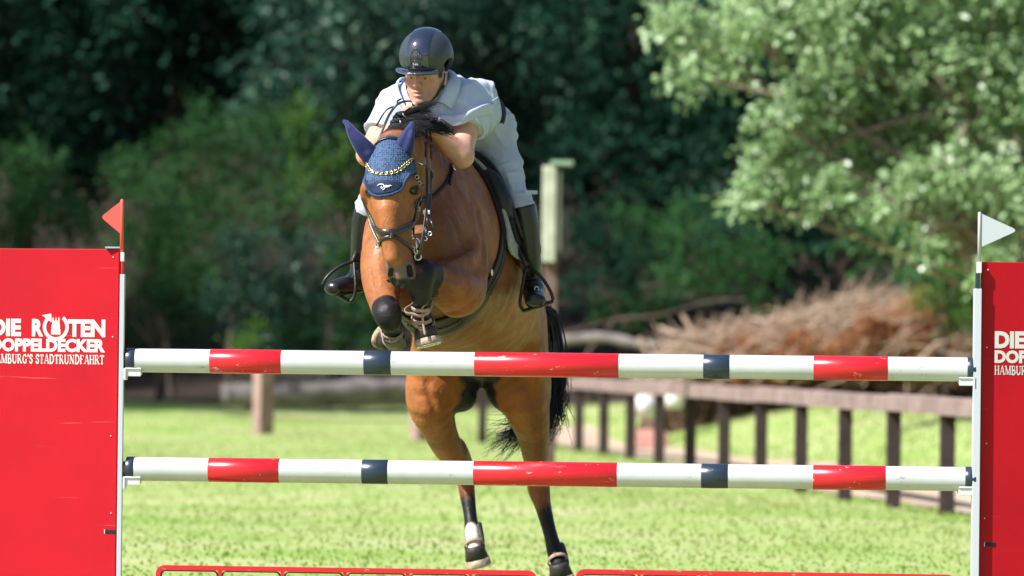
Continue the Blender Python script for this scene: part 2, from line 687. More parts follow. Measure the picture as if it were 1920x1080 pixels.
# ------------------------------------------------------------------ post and rail fence
M_POST = mat('stained_post', (0.042, 0.028, 0.026), .8, .25, noise=.4, nscale=6, bump=.5, bscale=25)
M_RAIL = mat('weathered_rail', (0.25, 0.18, 0.165), .85, .2, noise=.35, nscale=4, bump=.5, bscale=20)
fence = empty('paddock_fence', FA, 'brown post and rail paddock fence curving away behind the jump on the right', 'fence')
posts = []
for i, px_i in enumerate([1880, 1775, 1687, 1600, 1518, 1437, 1366, 1304, 1250, 1190, 1132, 1085, 1040, 1000, 965]):
    k = 11 / 1.0
    t_ = (i - 1) / 10.0
    p_ = FA + (FB - FA) * t_
    p_[2] = 0
    if i >= 11:
        p_ = p_ + np.array([-.02 * (i - 11) ** 2 * 2.2, 0, 0])
    posts.append(p_)
    s_ = .055
    o = MB().box(p_ - (s_, s_, .15), p_ + (s_, s_, .78 + .01 * math.sin(i * 3)), .008).build('post', M_POST, fence)
for i in range(len(posts) - 1):
    a, b = posts[i], posts[i + 1]
    d_ = nrm(b - a)
    n2 = np.array([d_[1], -d_[0], 0])
    z0, z1 = .735 + .006 * math.sin(i * 2.1), .87 + .006 * math.sin(i * 2.1)
    mb = MB()
    e = .004
    v = []
    for q in (a + d_ * e, b - d_ * e):
        for off, z in ((-.075, z0), (.075, z0), (.075, z1 - .02), (-.03, z1), (-.075, z1 - .015)):
            v.append(q + n2 * off + np.array([0, 0, z]))
    f = [(0, 1, 6, 5), (1, 2, 7, 6), (2, 3, 8, 7), (3, 4, 9, 8), (4, 0, 5, 9), (4, 3, 2, 1, 0), (5, 6, 7, 8, 9)]
    mb.add(v, f).build('rail', M_RAIL, fence)
# single posts in the far grass
for px_, base, Yd, lab in ((493, 820, 62.5, 'lone weathered wooden post standing in the grass below the left of the jump'), (789, 826, 61.0, 'short wooden post half hidden by the hind leg of the horse')):
    p_ = pix(px_, base, Yd)
    p_[2] = float(ground_z(p_[0], p_[1]))
    c, s = math.cos(.55), math.sin(.55)
    mb = MB()
    w = .1
    v = []
    for z in (-.1, .87):
        for a, b in ((-w, -w), (w, -w), (w, w), (-w, w)):
            v.append(p_ + np.array([c * a - s * b, s * a + c * b, z]))
    v += [p_ + np.array([0, 0, .90])]
    mb.add(v, [(0, 1, 5, 4), (1, 2, 6, 5), (2, 3, 7, 6), (3, 0, 4, 7), (4, 5, 8), (5, 6, 8), (6, 7, 8), (7, 4, 8)])
    mb.build('wooden_post', mat('pale_post', (0.33, 0.22, 0.19), .85, .2, noise=.35, nscale=4, bump=.4) if px_ == 493 else bpy.data.materials['pale_post'], None, label=lab, cat='post', group='wooden posts in the far grass')

# ------------------------------------------------------------------ trees
M_BARK = mat('bark', (0.085, 0.062, 0.05), .9, .2, noise=.5, nscale=6, bump=.8, bscale=14)
M_BARKL = mat('pale_bark', (0.26, 0.19, 0.15), .9, .2, noise=.5, nscale=6, bump=.8, bscale=14)
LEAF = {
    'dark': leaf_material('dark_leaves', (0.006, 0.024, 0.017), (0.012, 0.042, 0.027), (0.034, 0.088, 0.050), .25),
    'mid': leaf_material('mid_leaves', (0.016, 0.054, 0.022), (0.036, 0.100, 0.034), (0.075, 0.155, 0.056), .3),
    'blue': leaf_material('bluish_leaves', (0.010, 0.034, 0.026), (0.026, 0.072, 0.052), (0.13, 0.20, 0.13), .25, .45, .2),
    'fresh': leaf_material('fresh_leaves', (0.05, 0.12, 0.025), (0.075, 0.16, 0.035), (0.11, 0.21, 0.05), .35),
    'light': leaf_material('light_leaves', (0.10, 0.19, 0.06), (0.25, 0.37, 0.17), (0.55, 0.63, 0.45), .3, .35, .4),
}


def foliage(lumps, per, ln, seed, droop=.3, gap=.45, upv=(0, 0, 1)):
    """leaves gathered in twig sprays spread through the volume of each lump"""
    rg = np.random.default_rng(seed)
    C, D, U, Ls, Ws, Rn = [], [], [], [], [], []
    for (c, r) in lumps:
        c = np.asarray(c, float)
        r = np.ones(3) * r
        vol = float(np.prod(r)) ** (1 / 3.)
        ns = max(6, int(per * vol * vol))
        u = rg.normal(size=(ns, 3))
        u /= np.linalg.norm(u, axis=1, keepdims=True)
        rad = (rg.random(ns) ** .45) * (.75 + .35 * rg.random(ns))
        # uneven outline: some directions grow out, some are bare
        kx = rg.normal(size=(3, 3)) * 2.2
        lob = np.sin(u @ kx[0] * 1.5) + np.sin(u @ kx[1] * 2 + 1) + .6 * np.sin(u @ kx[2] * 3 + 2)
        rad = rad * (1 + .16 * lob)
        ok = (rg.random(ns) > gap * (.5 - .5 * np.sin(u @ kx[1] * 2.3 + 4)))
        u, rad = u[ok], rad[ok]
        sc = c + u * r * rad[:, None]
        tone = np.clip(.45 + .15 * rg.normal(size=len(sc)), 0, 1)
        sd_ = u * .7 + rg.normal(size=u.shape) * .5 + np.array([0, 0, -droop])
        sd_ /= np.linalg.norm(sd_, axis=1, keepdims=True)
        m = 9
        t = (np.arange(m) / m)[None, :, None]
        slen = ln * 4.2
        side = rg.normal(size=(len(sc), m, 3))
        cc = sc[:, None, :] + sd_[:, None, :] * slen * (t - .4) + side * ln * .45
        dd_ = sd_[:, None, :] * .5 + side * .8
        dd_ /= np.linalg.norm(dd_, axis=2, keepdims=True)
        up_ = np.tile(np.array(upv, float), (len(sc), m, 1)) + rg.normal(size=(len(sc), m, 3)) * .55
        C.append(cc.reshape(-1, 3))
        D.append(dd_.reshape(-1, 3))
        U.append(up_.reshape(-1, 3))
        k = len(sc) * m
        Ls.append(ln * (.5 + .95 * rg.random(k) ** 1.4))
        Ws.append(ln * (.42 + .25 * rg.random(k)))
        Rn.append(np.clip(np.repeat(tone, m) + .12 * rg.normal(size=k), 0, 1))
    v, f = leaf_quads(np.concatenate(C), np.concatenate(D), np.concatenate(U), np.concatenate(Ls), np.concatenate(Ws))
    me = mesh_from(v, f, False)
    set_attr(me, 'rnd', np.repeat(np.concatenate(Rn), 4))
    return me


def branchy(base, lumps, r0, seed, topfrac=.75):
    rg = np.random.default_rng(seed)
    mb = MB()
    base = np.asarray(base, float)
    cen = np.mean([np.asarray(l[0]) for l in lumps], 0)
    ztop = max(l[0][2] for l in lumps)
    top = np.array([cen[0] * .5 + base[0] * .5, base[1] * .5 + cen[1] * .5, base[2] + (ztop - base[2]) * topfrac])
    tr = crom([base - np.array([0, 0, .3]), base + (top - base) * .33 + rg.normal(size=3) * (.12, .12, 0), base + (top - base) * .66 + rg.normal(size=3) * (.15, .15, 0), top], 5)
    mb.tube(tr, np.linspace(r0, r0 * .35, len(tr)), 9)
    for (c, r) in lumps:
        c = np.asarray(c, float)
        k = rg.integers(len(tr) // 3, len(tr) - 2)
        st = tr[k]
        md = (st + c) / 2 + rg.normal(size=3) * .12 + np.array([0, 0, .1])
        rr = crom([st, md, c], 5)
        mb.tube(rr, np.linspace(r0 * .42, r0 * .1, len(rr)), 6)
        for q in range(3):
            e = c + nrm(rg.normal(size=3)) * np.ones(3) * r * .75
            mb.tube([rr[-3], (rr[-1] + e) / 2, e], [r0 * .14, r0 * .09, r0 * .03], 5)
    return mb


def tree(name, label, cat, kind, Y, base_px, lumps_px, per, ln, r0, seed, group=None, bark=M_BARK, gap=.45, droop=.3, upv=(0, 0, 1)):
    s_ = FPX / Y
    lumps = []
    for (x, y, r, dyy) in lumps_px:
        lumps.append((pix(x, y, Y + dyy), np.array([r, r * .9, r * .82]) / s_))
    bx_ = pix(base_px, 700, Y)
    bx_[2] = float(ground_z(bx_[0], bx_[1]))
    root = empty(name, bx_, label, cat, group)
    branchy(bx_, lumps, r0, seed).build('trunk', bark, root, True)
    link_mesh('crown', foliage(lumps, per, ln, seed, droop, gap, upv), LEAF[kind], root)
    return root


G1 = 'dark trees of the wood edge'
# tall trees of the wood edge, left to right (crowns reach well above the picture)
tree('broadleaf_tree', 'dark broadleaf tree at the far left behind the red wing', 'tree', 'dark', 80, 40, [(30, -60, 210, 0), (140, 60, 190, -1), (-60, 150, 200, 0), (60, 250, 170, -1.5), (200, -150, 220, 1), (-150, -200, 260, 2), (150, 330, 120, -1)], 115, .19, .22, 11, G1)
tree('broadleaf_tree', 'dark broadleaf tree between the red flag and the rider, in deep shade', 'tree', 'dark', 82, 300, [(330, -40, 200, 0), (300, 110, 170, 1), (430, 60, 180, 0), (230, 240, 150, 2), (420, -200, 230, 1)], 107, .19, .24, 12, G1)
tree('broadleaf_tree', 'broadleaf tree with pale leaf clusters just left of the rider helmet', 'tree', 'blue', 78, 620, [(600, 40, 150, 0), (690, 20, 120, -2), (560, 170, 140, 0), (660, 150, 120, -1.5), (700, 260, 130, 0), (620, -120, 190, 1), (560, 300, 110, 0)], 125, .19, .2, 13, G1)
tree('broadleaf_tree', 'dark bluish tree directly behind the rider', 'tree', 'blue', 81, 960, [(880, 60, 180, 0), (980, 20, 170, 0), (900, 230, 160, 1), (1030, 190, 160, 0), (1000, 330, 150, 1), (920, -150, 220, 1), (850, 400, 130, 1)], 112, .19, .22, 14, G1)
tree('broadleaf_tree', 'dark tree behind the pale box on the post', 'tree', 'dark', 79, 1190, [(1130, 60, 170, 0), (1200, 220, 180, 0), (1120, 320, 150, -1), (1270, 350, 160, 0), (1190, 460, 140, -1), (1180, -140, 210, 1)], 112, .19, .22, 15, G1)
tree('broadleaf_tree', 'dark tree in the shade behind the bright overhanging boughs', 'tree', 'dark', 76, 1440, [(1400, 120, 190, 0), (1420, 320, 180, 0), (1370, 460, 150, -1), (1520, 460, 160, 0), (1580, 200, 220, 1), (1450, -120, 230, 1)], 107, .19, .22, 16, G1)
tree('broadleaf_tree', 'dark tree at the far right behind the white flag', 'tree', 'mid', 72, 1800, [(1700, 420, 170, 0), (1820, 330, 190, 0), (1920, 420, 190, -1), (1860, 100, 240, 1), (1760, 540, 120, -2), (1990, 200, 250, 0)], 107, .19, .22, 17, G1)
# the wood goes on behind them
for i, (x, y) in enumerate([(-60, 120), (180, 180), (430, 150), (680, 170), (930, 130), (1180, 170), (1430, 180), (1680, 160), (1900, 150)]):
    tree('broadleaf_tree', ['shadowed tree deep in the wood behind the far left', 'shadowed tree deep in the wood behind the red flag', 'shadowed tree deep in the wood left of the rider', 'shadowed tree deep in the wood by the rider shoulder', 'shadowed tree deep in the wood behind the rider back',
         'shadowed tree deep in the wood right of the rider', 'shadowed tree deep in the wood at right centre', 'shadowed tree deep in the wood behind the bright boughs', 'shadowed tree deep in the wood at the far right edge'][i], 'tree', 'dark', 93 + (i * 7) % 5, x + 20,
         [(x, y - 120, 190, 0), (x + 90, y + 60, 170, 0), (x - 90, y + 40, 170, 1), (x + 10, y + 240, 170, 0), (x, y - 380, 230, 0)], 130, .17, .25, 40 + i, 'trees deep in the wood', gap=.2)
G2 = 'shrubs along the foot of the bank'
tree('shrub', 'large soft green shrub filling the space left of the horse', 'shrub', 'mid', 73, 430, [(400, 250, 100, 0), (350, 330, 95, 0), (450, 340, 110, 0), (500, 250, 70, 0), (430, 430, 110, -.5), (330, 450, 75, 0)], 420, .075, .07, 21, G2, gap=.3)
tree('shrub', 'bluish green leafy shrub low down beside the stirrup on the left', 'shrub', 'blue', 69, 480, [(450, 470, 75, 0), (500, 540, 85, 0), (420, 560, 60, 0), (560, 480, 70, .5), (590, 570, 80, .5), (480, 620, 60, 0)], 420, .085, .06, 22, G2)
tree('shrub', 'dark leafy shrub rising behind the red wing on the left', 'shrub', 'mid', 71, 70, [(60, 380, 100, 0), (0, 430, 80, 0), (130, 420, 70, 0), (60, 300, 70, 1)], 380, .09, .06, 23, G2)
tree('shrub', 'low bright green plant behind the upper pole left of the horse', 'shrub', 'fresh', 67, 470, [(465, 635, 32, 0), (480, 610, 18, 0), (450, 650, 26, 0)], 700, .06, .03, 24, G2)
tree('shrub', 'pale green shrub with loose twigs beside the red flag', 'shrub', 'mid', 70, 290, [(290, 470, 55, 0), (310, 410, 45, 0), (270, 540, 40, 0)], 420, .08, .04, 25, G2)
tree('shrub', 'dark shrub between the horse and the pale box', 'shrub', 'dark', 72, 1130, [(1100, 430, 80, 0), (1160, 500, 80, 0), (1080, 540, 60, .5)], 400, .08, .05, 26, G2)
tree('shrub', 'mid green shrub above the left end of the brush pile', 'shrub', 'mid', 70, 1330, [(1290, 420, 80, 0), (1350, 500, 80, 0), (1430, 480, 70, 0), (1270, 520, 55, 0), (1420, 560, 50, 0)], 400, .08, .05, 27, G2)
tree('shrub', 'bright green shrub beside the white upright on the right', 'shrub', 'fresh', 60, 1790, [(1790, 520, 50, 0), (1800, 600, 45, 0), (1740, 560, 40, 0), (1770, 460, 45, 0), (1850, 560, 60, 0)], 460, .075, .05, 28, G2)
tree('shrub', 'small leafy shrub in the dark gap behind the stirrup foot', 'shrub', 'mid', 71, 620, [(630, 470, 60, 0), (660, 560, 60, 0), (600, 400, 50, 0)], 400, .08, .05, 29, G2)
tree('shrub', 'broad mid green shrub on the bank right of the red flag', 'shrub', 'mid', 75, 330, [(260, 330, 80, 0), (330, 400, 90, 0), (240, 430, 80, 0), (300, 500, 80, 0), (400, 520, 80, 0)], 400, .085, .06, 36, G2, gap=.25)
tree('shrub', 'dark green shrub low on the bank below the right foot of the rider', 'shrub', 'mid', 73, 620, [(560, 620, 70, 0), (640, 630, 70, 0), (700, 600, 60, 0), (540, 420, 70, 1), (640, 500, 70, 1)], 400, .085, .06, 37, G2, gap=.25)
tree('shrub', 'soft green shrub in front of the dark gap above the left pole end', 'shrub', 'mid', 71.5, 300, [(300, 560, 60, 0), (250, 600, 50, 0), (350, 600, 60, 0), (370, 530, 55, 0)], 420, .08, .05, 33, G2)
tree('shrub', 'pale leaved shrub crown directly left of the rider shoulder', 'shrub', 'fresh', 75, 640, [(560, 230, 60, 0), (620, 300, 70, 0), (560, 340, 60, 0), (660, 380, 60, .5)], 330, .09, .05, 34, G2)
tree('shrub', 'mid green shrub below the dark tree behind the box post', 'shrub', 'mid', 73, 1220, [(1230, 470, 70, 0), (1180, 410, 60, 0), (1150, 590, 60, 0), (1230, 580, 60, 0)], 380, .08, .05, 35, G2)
# the sunlit tree that reaches out of the wood on the right
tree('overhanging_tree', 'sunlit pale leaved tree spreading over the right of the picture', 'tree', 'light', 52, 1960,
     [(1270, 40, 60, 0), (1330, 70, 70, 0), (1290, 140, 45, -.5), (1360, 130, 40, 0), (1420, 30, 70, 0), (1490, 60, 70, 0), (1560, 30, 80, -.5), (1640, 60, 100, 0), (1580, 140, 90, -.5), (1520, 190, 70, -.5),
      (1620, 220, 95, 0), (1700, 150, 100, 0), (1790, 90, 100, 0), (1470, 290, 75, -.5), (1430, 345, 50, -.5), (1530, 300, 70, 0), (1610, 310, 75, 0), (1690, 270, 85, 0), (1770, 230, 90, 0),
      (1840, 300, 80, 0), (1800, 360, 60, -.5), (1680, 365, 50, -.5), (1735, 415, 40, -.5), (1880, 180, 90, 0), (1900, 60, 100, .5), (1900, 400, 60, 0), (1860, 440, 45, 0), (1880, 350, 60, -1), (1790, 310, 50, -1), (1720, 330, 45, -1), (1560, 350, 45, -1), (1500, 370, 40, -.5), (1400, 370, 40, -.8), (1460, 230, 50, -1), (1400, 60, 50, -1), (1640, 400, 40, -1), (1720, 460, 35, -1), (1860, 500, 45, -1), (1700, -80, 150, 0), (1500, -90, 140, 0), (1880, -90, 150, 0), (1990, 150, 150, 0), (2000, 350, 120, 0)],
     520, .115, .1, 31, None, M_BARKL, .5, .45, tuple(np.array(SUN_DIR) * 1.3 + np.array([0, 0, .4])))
# tall trees left of the view that shade the left of the wood
for i, (x, y, h) in enumerate([(-13.5, 66, 13), (-16, 74, 14), (-12.5, 79, 13)]):
    b_ = np.array([x, y, float(ground_z(x, y))])
    lm = [(b_ + np.array([dx, dy_, h * q]), np.array([rr_, rr_, rr_ * .8])) for dx, dy_, q, rr_ in ((0, 0, .85, 2.4), (1.6, -.5, .62, 2.3), (-1.5, .6, .6, 2.3), (.4, 1.4, .4, 2.1), (.6, -1.4, .45, 2.0), (0, 0, .62, 2.2))]
    rt = empty('broadleaf_tree', b_, ['tall dark tree left of the view, nearest the meadow', 'tall dark tree left of the view, farther back', 'tall dark tree left of the view, deepest in the wood'][i], 'tree', G1)
    branchy(b_, lm, .25, 70 + i).build('trunk', M_BARK, rt, True)
    link_mesh('crown', foliage(lm, 170, .16, 70 + i, .3, .2), LEAF['dark'], rt)

# ------------------------------------------------------------------ logs, brush pile, box on a post
M_LOG = mat('grey_log', (0.17, 0.15, 0.14), .9, .2, noise=.5, nscale=5, bump=.9, bscale=9)
M_TWIG = mat('dry_twigs', (0.36, 0.26, 0.19), .9, .2, noise=.4, nscale=5)


def log(label, pts, r, m=M_LOG, seed=0):
    rg = np.random.default_rng(seed)
    c = crom(pts, 6)
    c = c + rg.normal(size=c.shape) * r * .06
    return MB().tube(c, np.linspace(r, r * .8, len(c)) * (1 + .08 * rg.normal(size=len(c))), 12).build('log', m, None, True, label=label, cat='log', group='felled logs by the bank')


def gp(px, py, Y, dz=0.0):
    p = pix(px, py, Y)
    return p


log('grey felled log lying behind the lone post on the left', [gp(418, 742, 67), gp(520, 740, 67.2), gp(640, 735, 67.6), gp(770, 728, 68)], .17, seed=1)
log('thinner grey log lying across behind the first log', [gp(440, 722, 69), gp(600, 718, 69.5), gp(800, 726, 69)], .1, seed=2)
log('long grey branch on the ground left of the brush pile', [gp(1045, 640, 68), gp(1120, 632, 67.5), gp(1200, 645, 67), gp(1290, 650, 66.5)], .08, seed=3)
log('thin arched dead bough rising above the left end of the brush pile', [gp(1060, 625, 68), gp(1150, 600, 67.5), gp(1240, 590, 67), gp(1330, 565, 66.5), gp(1400, 562, 66)], .02, M_BARK, seed=4)
pile = empty('brush_pile', gp(1540, 740, 62), 'heap of dry tan branches and orange brown leaves behind the fence on the right', 'brush pile')
rg = np.random.default_rng(9)
# the heap itself, an uneven mound
prof = [(1215, 690), (1240, 668), (1262, 648), (1310, 638), (1400, 622), (1480, 604), (1560, 578), (1630, 552), (1690, 585), (1740, 632), (1790, 664), (1850, 690)]
prof_x, prof_y = np.array([q[0] for q in prof]), np.array([q[1] for q in prof])
mv, mf = [], []
nu, nv = 60, 14
for j in range(nv):
    for i in range(nu):
        x = 1215 + (1850 - 1215) * i / (nu - 1)
        yt = np.interp(x, prof_x, prof_y) + 22
        a = math.pi * j / (nv - 1)
        Yd = 63 - math.cos(a) * 1.6
        base = pix(x, 700, Yd)
        zb = float(ground_z(base[0], base[1]))
        zt = pix(x, yt, 63)[2]
        z = zb - .05 + max(0, zt - zb) * math.sin(a) ** .7 + rg.normal() * .05
        mv.append((base[0] + rg.normal() * .05, base[1] + rg.normal() * .05, z))
for j in range(nv - 1):
    for i in range(nu - 1):
        mf.append((j * nu + i, j * nu + i + 1, (j + 1) * nu + i + 1, (j + 1) * nu + i))
MB().add(mv, mf).build('mound', mat('brush_litter', (0.12, 0.075, 0.05), .95, .1, noise=.5, nscale=5, bump=1.0, bscale=12), pile)
tw = MB()
for i in range(1500):
    x = rg.uniform(1230, 1800)
    yt = np.interp(x, prof_x, prof_y)
    Yd = 62.0 - abs(rg.normal()) * .8
    y = yt + (722 - yt) * rg.random() ** 1.5 - 4
    c = pix(x, y, Yd)
    ang = rg.normal() * .5 + .45
    L_ = rg.uniform(.25, .9)
    d_ = np.array([math.cos(ang), rg.normal() * .35, math.sin(ang)]) * L_
    bend = rg.normal(size=3) * .06
    tw.tube([c - d_ * .5, c + bend, c + d_ * .5], [rg.uniform(.006, .014) * (2.6 if i % 11 == 0 else 1), .011 * (2.2 if i % 11 == 0 else 1), .005], 5, False)
tw.build('branches', M_TWIG, pile, True, kind='stuff')
lv = []
for i in range(44):
    x = rg.uniform(1330, 1800)
    yt = np.interp(x, prof_x, prof_y)
    y = yt + (710 - yt) * rg.uniform(.25, .95)
    lv.append((pix(x, y, 60.9 + rg.normal() * .3), np.array([.3, .28, .2])))
for x, y in ((1720, 570), (1700, 610), (1730, 640), (1690, 640), (1660, 620), (1620, 640), (1560, 650), (1500, 645), (1740, 600), (1760, 650)):
    lv.append((pix(x, y, 60.5), np.array([.34, .28, .22])))
link_mesh('dead_leaves', foliage(lv, 900, .055, 5, .1, .2), leaf_material('dead_leaves', (0.24, 0.095, 0.045), (0.40, 0.18, 0.09), (0.46, 0.30, 0.18), .25, .7, .2), pile, kind='stuff')
# pale hollow box on a wooden post
bp0 = pix(1031, 760, 47)
bp0[2] = float(ground_z(bp0[0], bp0[1]))
bx = empty('box_post', bp0, 'pale yellow green metal box mounted on a brown post right of the rider boot', 'box on post')
zt, zb = pix(1030, 312, 47)[2], pix(1030, 492, 47)[2]
MB().box(bp0 + (-.075, -.07, -.2), bp0 + (.055, .06, zb + .25 - bp0[2]), .01).build('post', mat('brown_post', (.16, .10, .08), .85, .2, noise=.4, nscale=5, bump=.5), bx)
MB().box((bp0[0] - .095, bp0[1] - .18, zb), (bp0[0] + .035, bp0[1] - .07, zt), .012).build('box', mat('pale_green_metal', (.45, .47, .36), .6, .3, noise=.3, nscale=5), bx)
MB().box((bp0[0] + .038, bp0[1] - .16, zb + .1), (bp0[0] + .09, bp0[1] - .06, zt - .03), .01).build('shaded_side', mat('box_side_shade', (.13, .145, .10), .7, .3, noise=.3, nscale=4), bx)  # right side of the box in shade, the shade put into its colour
MB().box((bp0[0] - .02, bp0[1] - .20, zt + .004), (bp0[0] + .2, bp0[1] - .04, zt + .05), .012).build('cap', mat('box_cap', (.20, .30, .2), .6, .3), bx)
# pale things lying in the grass behind the fence
for i, (x, y, Y, r, m, lab) in enumerate([(1205, 772, 60, .16, (.6, .58, .56), 'white bucket lying in the grass behind the fence'), (1262, 752, 60, .14, (.62, .60, .55), 'white bucket standing in the grass behind the fence')]):
    p = pix(x, y + 14, Y)
    p[2] = max(p[2], float(ground_z(p[0], p[1])))
    b_ = MB().tube([p, p + (.02, 0, r * 1.5), p + (.02, 0, r * 1.5), p + (.02, 0, r * .3)] if i else [p + (-r, 0, r), p + (r, .1, r), p + (r, .1, r), p + (-r * .5, 0, r)], [r * .75, r, r * .9, r * .7], 16)
    o = b_.build('bucket', mat('bucket_white', m, .5, .4), None, True, label=lab, cat='bucket', group='buckets in the far grass')
p = pix(1222, 800, 59)
p[2] = float(ground_z(p[0], p[1]))
MB().box(p + (-.25, -.15, 0), p + (.2, .15, .2), .03).box(p + (-.22, -.12, .2), p + (.17, .12, .23), .01).build('crate', mat('pink_crate', (.55, .28, .24), .6, .3, noise=.2), None, label='small reddish crate in the grass behind the fence', cat='crate')
# ------------------------------------------------------------------ the jump
DYL, DYR = .13, -.15


def JY(px):
    return DJ + DYL + (DYR - DYL) * (px - 238) / (1830 - 238)


def J(px, py, d=0.0):
    return pix(px, py, JY(px) + d)


M_WHITE = mat('white_paint', (0.74, 0.75, 0.73), .38, .5, noise=.07, nscale=7, bump=.04, bscale=40)


def painted(name, col, chip=(.6, .58, .55), amount=.74, rough=.32):
    """gloss paint with fine scuffs and knocked-off chips"""
    m = mat(name, col, rough, .5, noise=.12, nscale=6)
    nt = m.node_tree
    N, L = nt.nodes, nt.links
    b = N['Principled BSDF']
    src = b.inputs['Base Color'].links[0].from_socket
    tc = N['Texture Coordinate']
    for sc, stretch, lo, hi, f in ((26, (.5, 1, 1), amount, amount + .04, .8), (9, (.18, 1, 1.4), .6, .75, .3), (60, (.15, 1, 1), .66, .72, .4)):
        mp = N.new('ShaderNodeMapping')
        mp.inputs['Scale'].default_value = stretch
        L.new(tc.outputs['Object'], mp.inputs['Vector'])
        n = N.new('ShaderNodeTexNoise')
        n.inputs['Scale'].default_value = sc
        n.inputs['Detail'].default_value = 8
        n.inputs['Roughness'].default_value = .7
        L.new(mp.outputs['Vector'], n.inputs['Vector'])
        r = N.new('ShaderNodeMapRange')
        r.inputs['From Min'].default_value = lo
        r.inputs['From Max'].default_value = hi
        r.inputs['To Max'].default_value = f
        L.new(n.outputs['Fac'], r.inputs['Value'])
        x = N.new('ShaderNodeMix')
        x.data_type = 'RGBA'
        L.new(r.outputs['Result'], x.inputs['Factor'])
        L.new(src, x.inputs['A'])
        x.inputs['B'].default_value = (*chip, 1)
        src = x.outputs['Result']
    L.new(src, b.inputs['Base Color'])
    return m


M_PWHITE = painted('pole_white', (0.485, 0.495, 0.52), (.24, .21, .18), .635)
M_PRED = painted('pole_red', (0.56, 0.012, 0.022), (.66, .38, .36), .625, .26)
M_PNAVY = painted('pole_navy', (0.016, 0.028, 0.05), (.2, .22, .25), .65, .3)
M_PLASTIC = mat('white_plastic', (0.56, 0.58, 0.61), .35, .5)


def ring_cyl(mb, a, b, r, n=40, cap=True, bev=.0):
    d = nrm(b - a)
    mb.tube([a, a + d * .001, b - d * .001, b] if bev == 0 else [a, a + d * bev, b - d * bev, b], [r - bev, r, r, r - bev], n, cap, 1.0, (0, 0, 1))


def make_pole(yl, yr, label, marks, r=.0505):
    a, b = J(238, yl), J(1830, yr)
    root = empty('jump_pole', (a + b) / 2, label, 'pole', 'striped poles of the jump')
    axis = b - a
    at = lambda px: a + axis * ((px - 238) / (1830 - 238.0))
    mb = MB()
    ring_cyl(mb, at(239), at(1829), r - .0012, 40)
    mb.build('shaft', M_PWHITE, root, True)
    prev = 238
    for x0, x1, m in marks:
        if m == 'w':
            continue
        mb = MB()
        ring_cyl(mb, at(x0), at(x1), r if x0 > 240 and x1 < 1828 else r + .0005, 40, True, .001)
        mb.build('band' if 240 < x0 and x1 < 1828 else 'end_cap', {'r': M_PRED, 'n': M_PNAVY}[m], root, True)
    MB().tube([a + nrm(axis) * -.014, a], [r * .62, r * .62], 24).build('plug', mat('raw_wood', (.42, .28, .2), .8, noise=.3) if 'raw_wood' not in bpy.data.materials else bpy.data.materials['raw_wood'], root, True)
    return root


make_pole(675.5, 693, 'upper red, white and navy striped pole of the jump', [(238, 255, 'n'), (397, 532, 'r'), (688, 739, 'n'), (896, 1166, 'r'), (1324, 1373, 'n'), (1529, 1667, 'r'), (1814, 1830, 'n')])
make_pole(879, 898.5, 'lower red, white and navy striped pole of the jump', [(238, 253, 'n'), (394, 528, 'r'), (684, 733, 'n'), (894, 1163, 'r'), (1320, 1370, 'n'), (1528, 1663, 'r'), (1810, 1830, 'n')])


# --- wings
def panel_material(name, col):
    m = mat(name, col, .55, .18, noise=.16, nscale=2.2, bump=.06, bscale=300)
    nt = m.node_tree
    N, L = nt.nodes, nt.links
    b = N['Principled BSDF']
    src = b.inputs['Base Color'].links[0].from_socket
    tc = N['Texture Coordinate']
    w = N.new('ShaderNodeTexNoise')
    mp = N.new('ShaderNodeMapping')
    mp.inputs['Rotation'].default_value = (0, math.radians(-50), 0)
    mp.inputs['Scale'].default_value = (.9, 1, 26)
    L.new(tc.outputs['Object'], mp.inputs['Vector'])
    L.new(mp.outputs['Vector'], w.inputs['Vector'])
    w.inputs['Scale'].default_value = 2.2
    w.inputs['Detail'].default_value = 4
    r = N.new('ShaderNodeMapRange')
    r.inputs['From Min'].default_value = .70
    r.inputs['From Max'].default_value = .76
    r.inputs['To Max'].default_value = .22
    L.new(w.outputs['Fac'], r.inputs['Value'])
    x = N.new('ShaderNodeMix')
    x.data_type = 'RGBA'
    L.new(r.outputs['Result'], x.inputs['Factor'])
    L.new(src, x.inputs['A'])
    x.inputs['B'].default_value = (.75, .30, .28, 1)
    L.new(x.outputs['Result'], b.inputs['Base Color'])
    return m


M_RED = panel_material('red_panel', (0.40, 0.003, 0.012))
M_LET = mat('white_print', (0.52, 0.51, 0.50), .5, .3)
M_BLACK = mat('black_slot', (0.008, 0.008, 0.009), .6, .3)


class Frame:
    """A flat board: origin at its inner top corner, ex to the right along it, ez up, n towards the camera."""
    def __init__(s, o, yaw):
        s.o = np.asarray(o, float)
        s.ex = np.array([math.cos(yaw), math.sin(yaw), 0])
        s.n = np.array([math.sin(yaw), -math.cos(yaw), 0])
        s.ez = np.array([0, 0, 1.])

    def p(s, x, z, d=0.0):
        return s.o + s.ex * x + s.ez * z + s.n * d

    def box(s, mb, x0, x1, z0, z1, d0, d1, bev=0.002):
        t = MB().box((x0, d0, z0), (x1, d1, z1), bev)
        return mb.add([s.p(v[0], v[2], v[1]) for v in t.v], [f[::-1] for f in t.f])


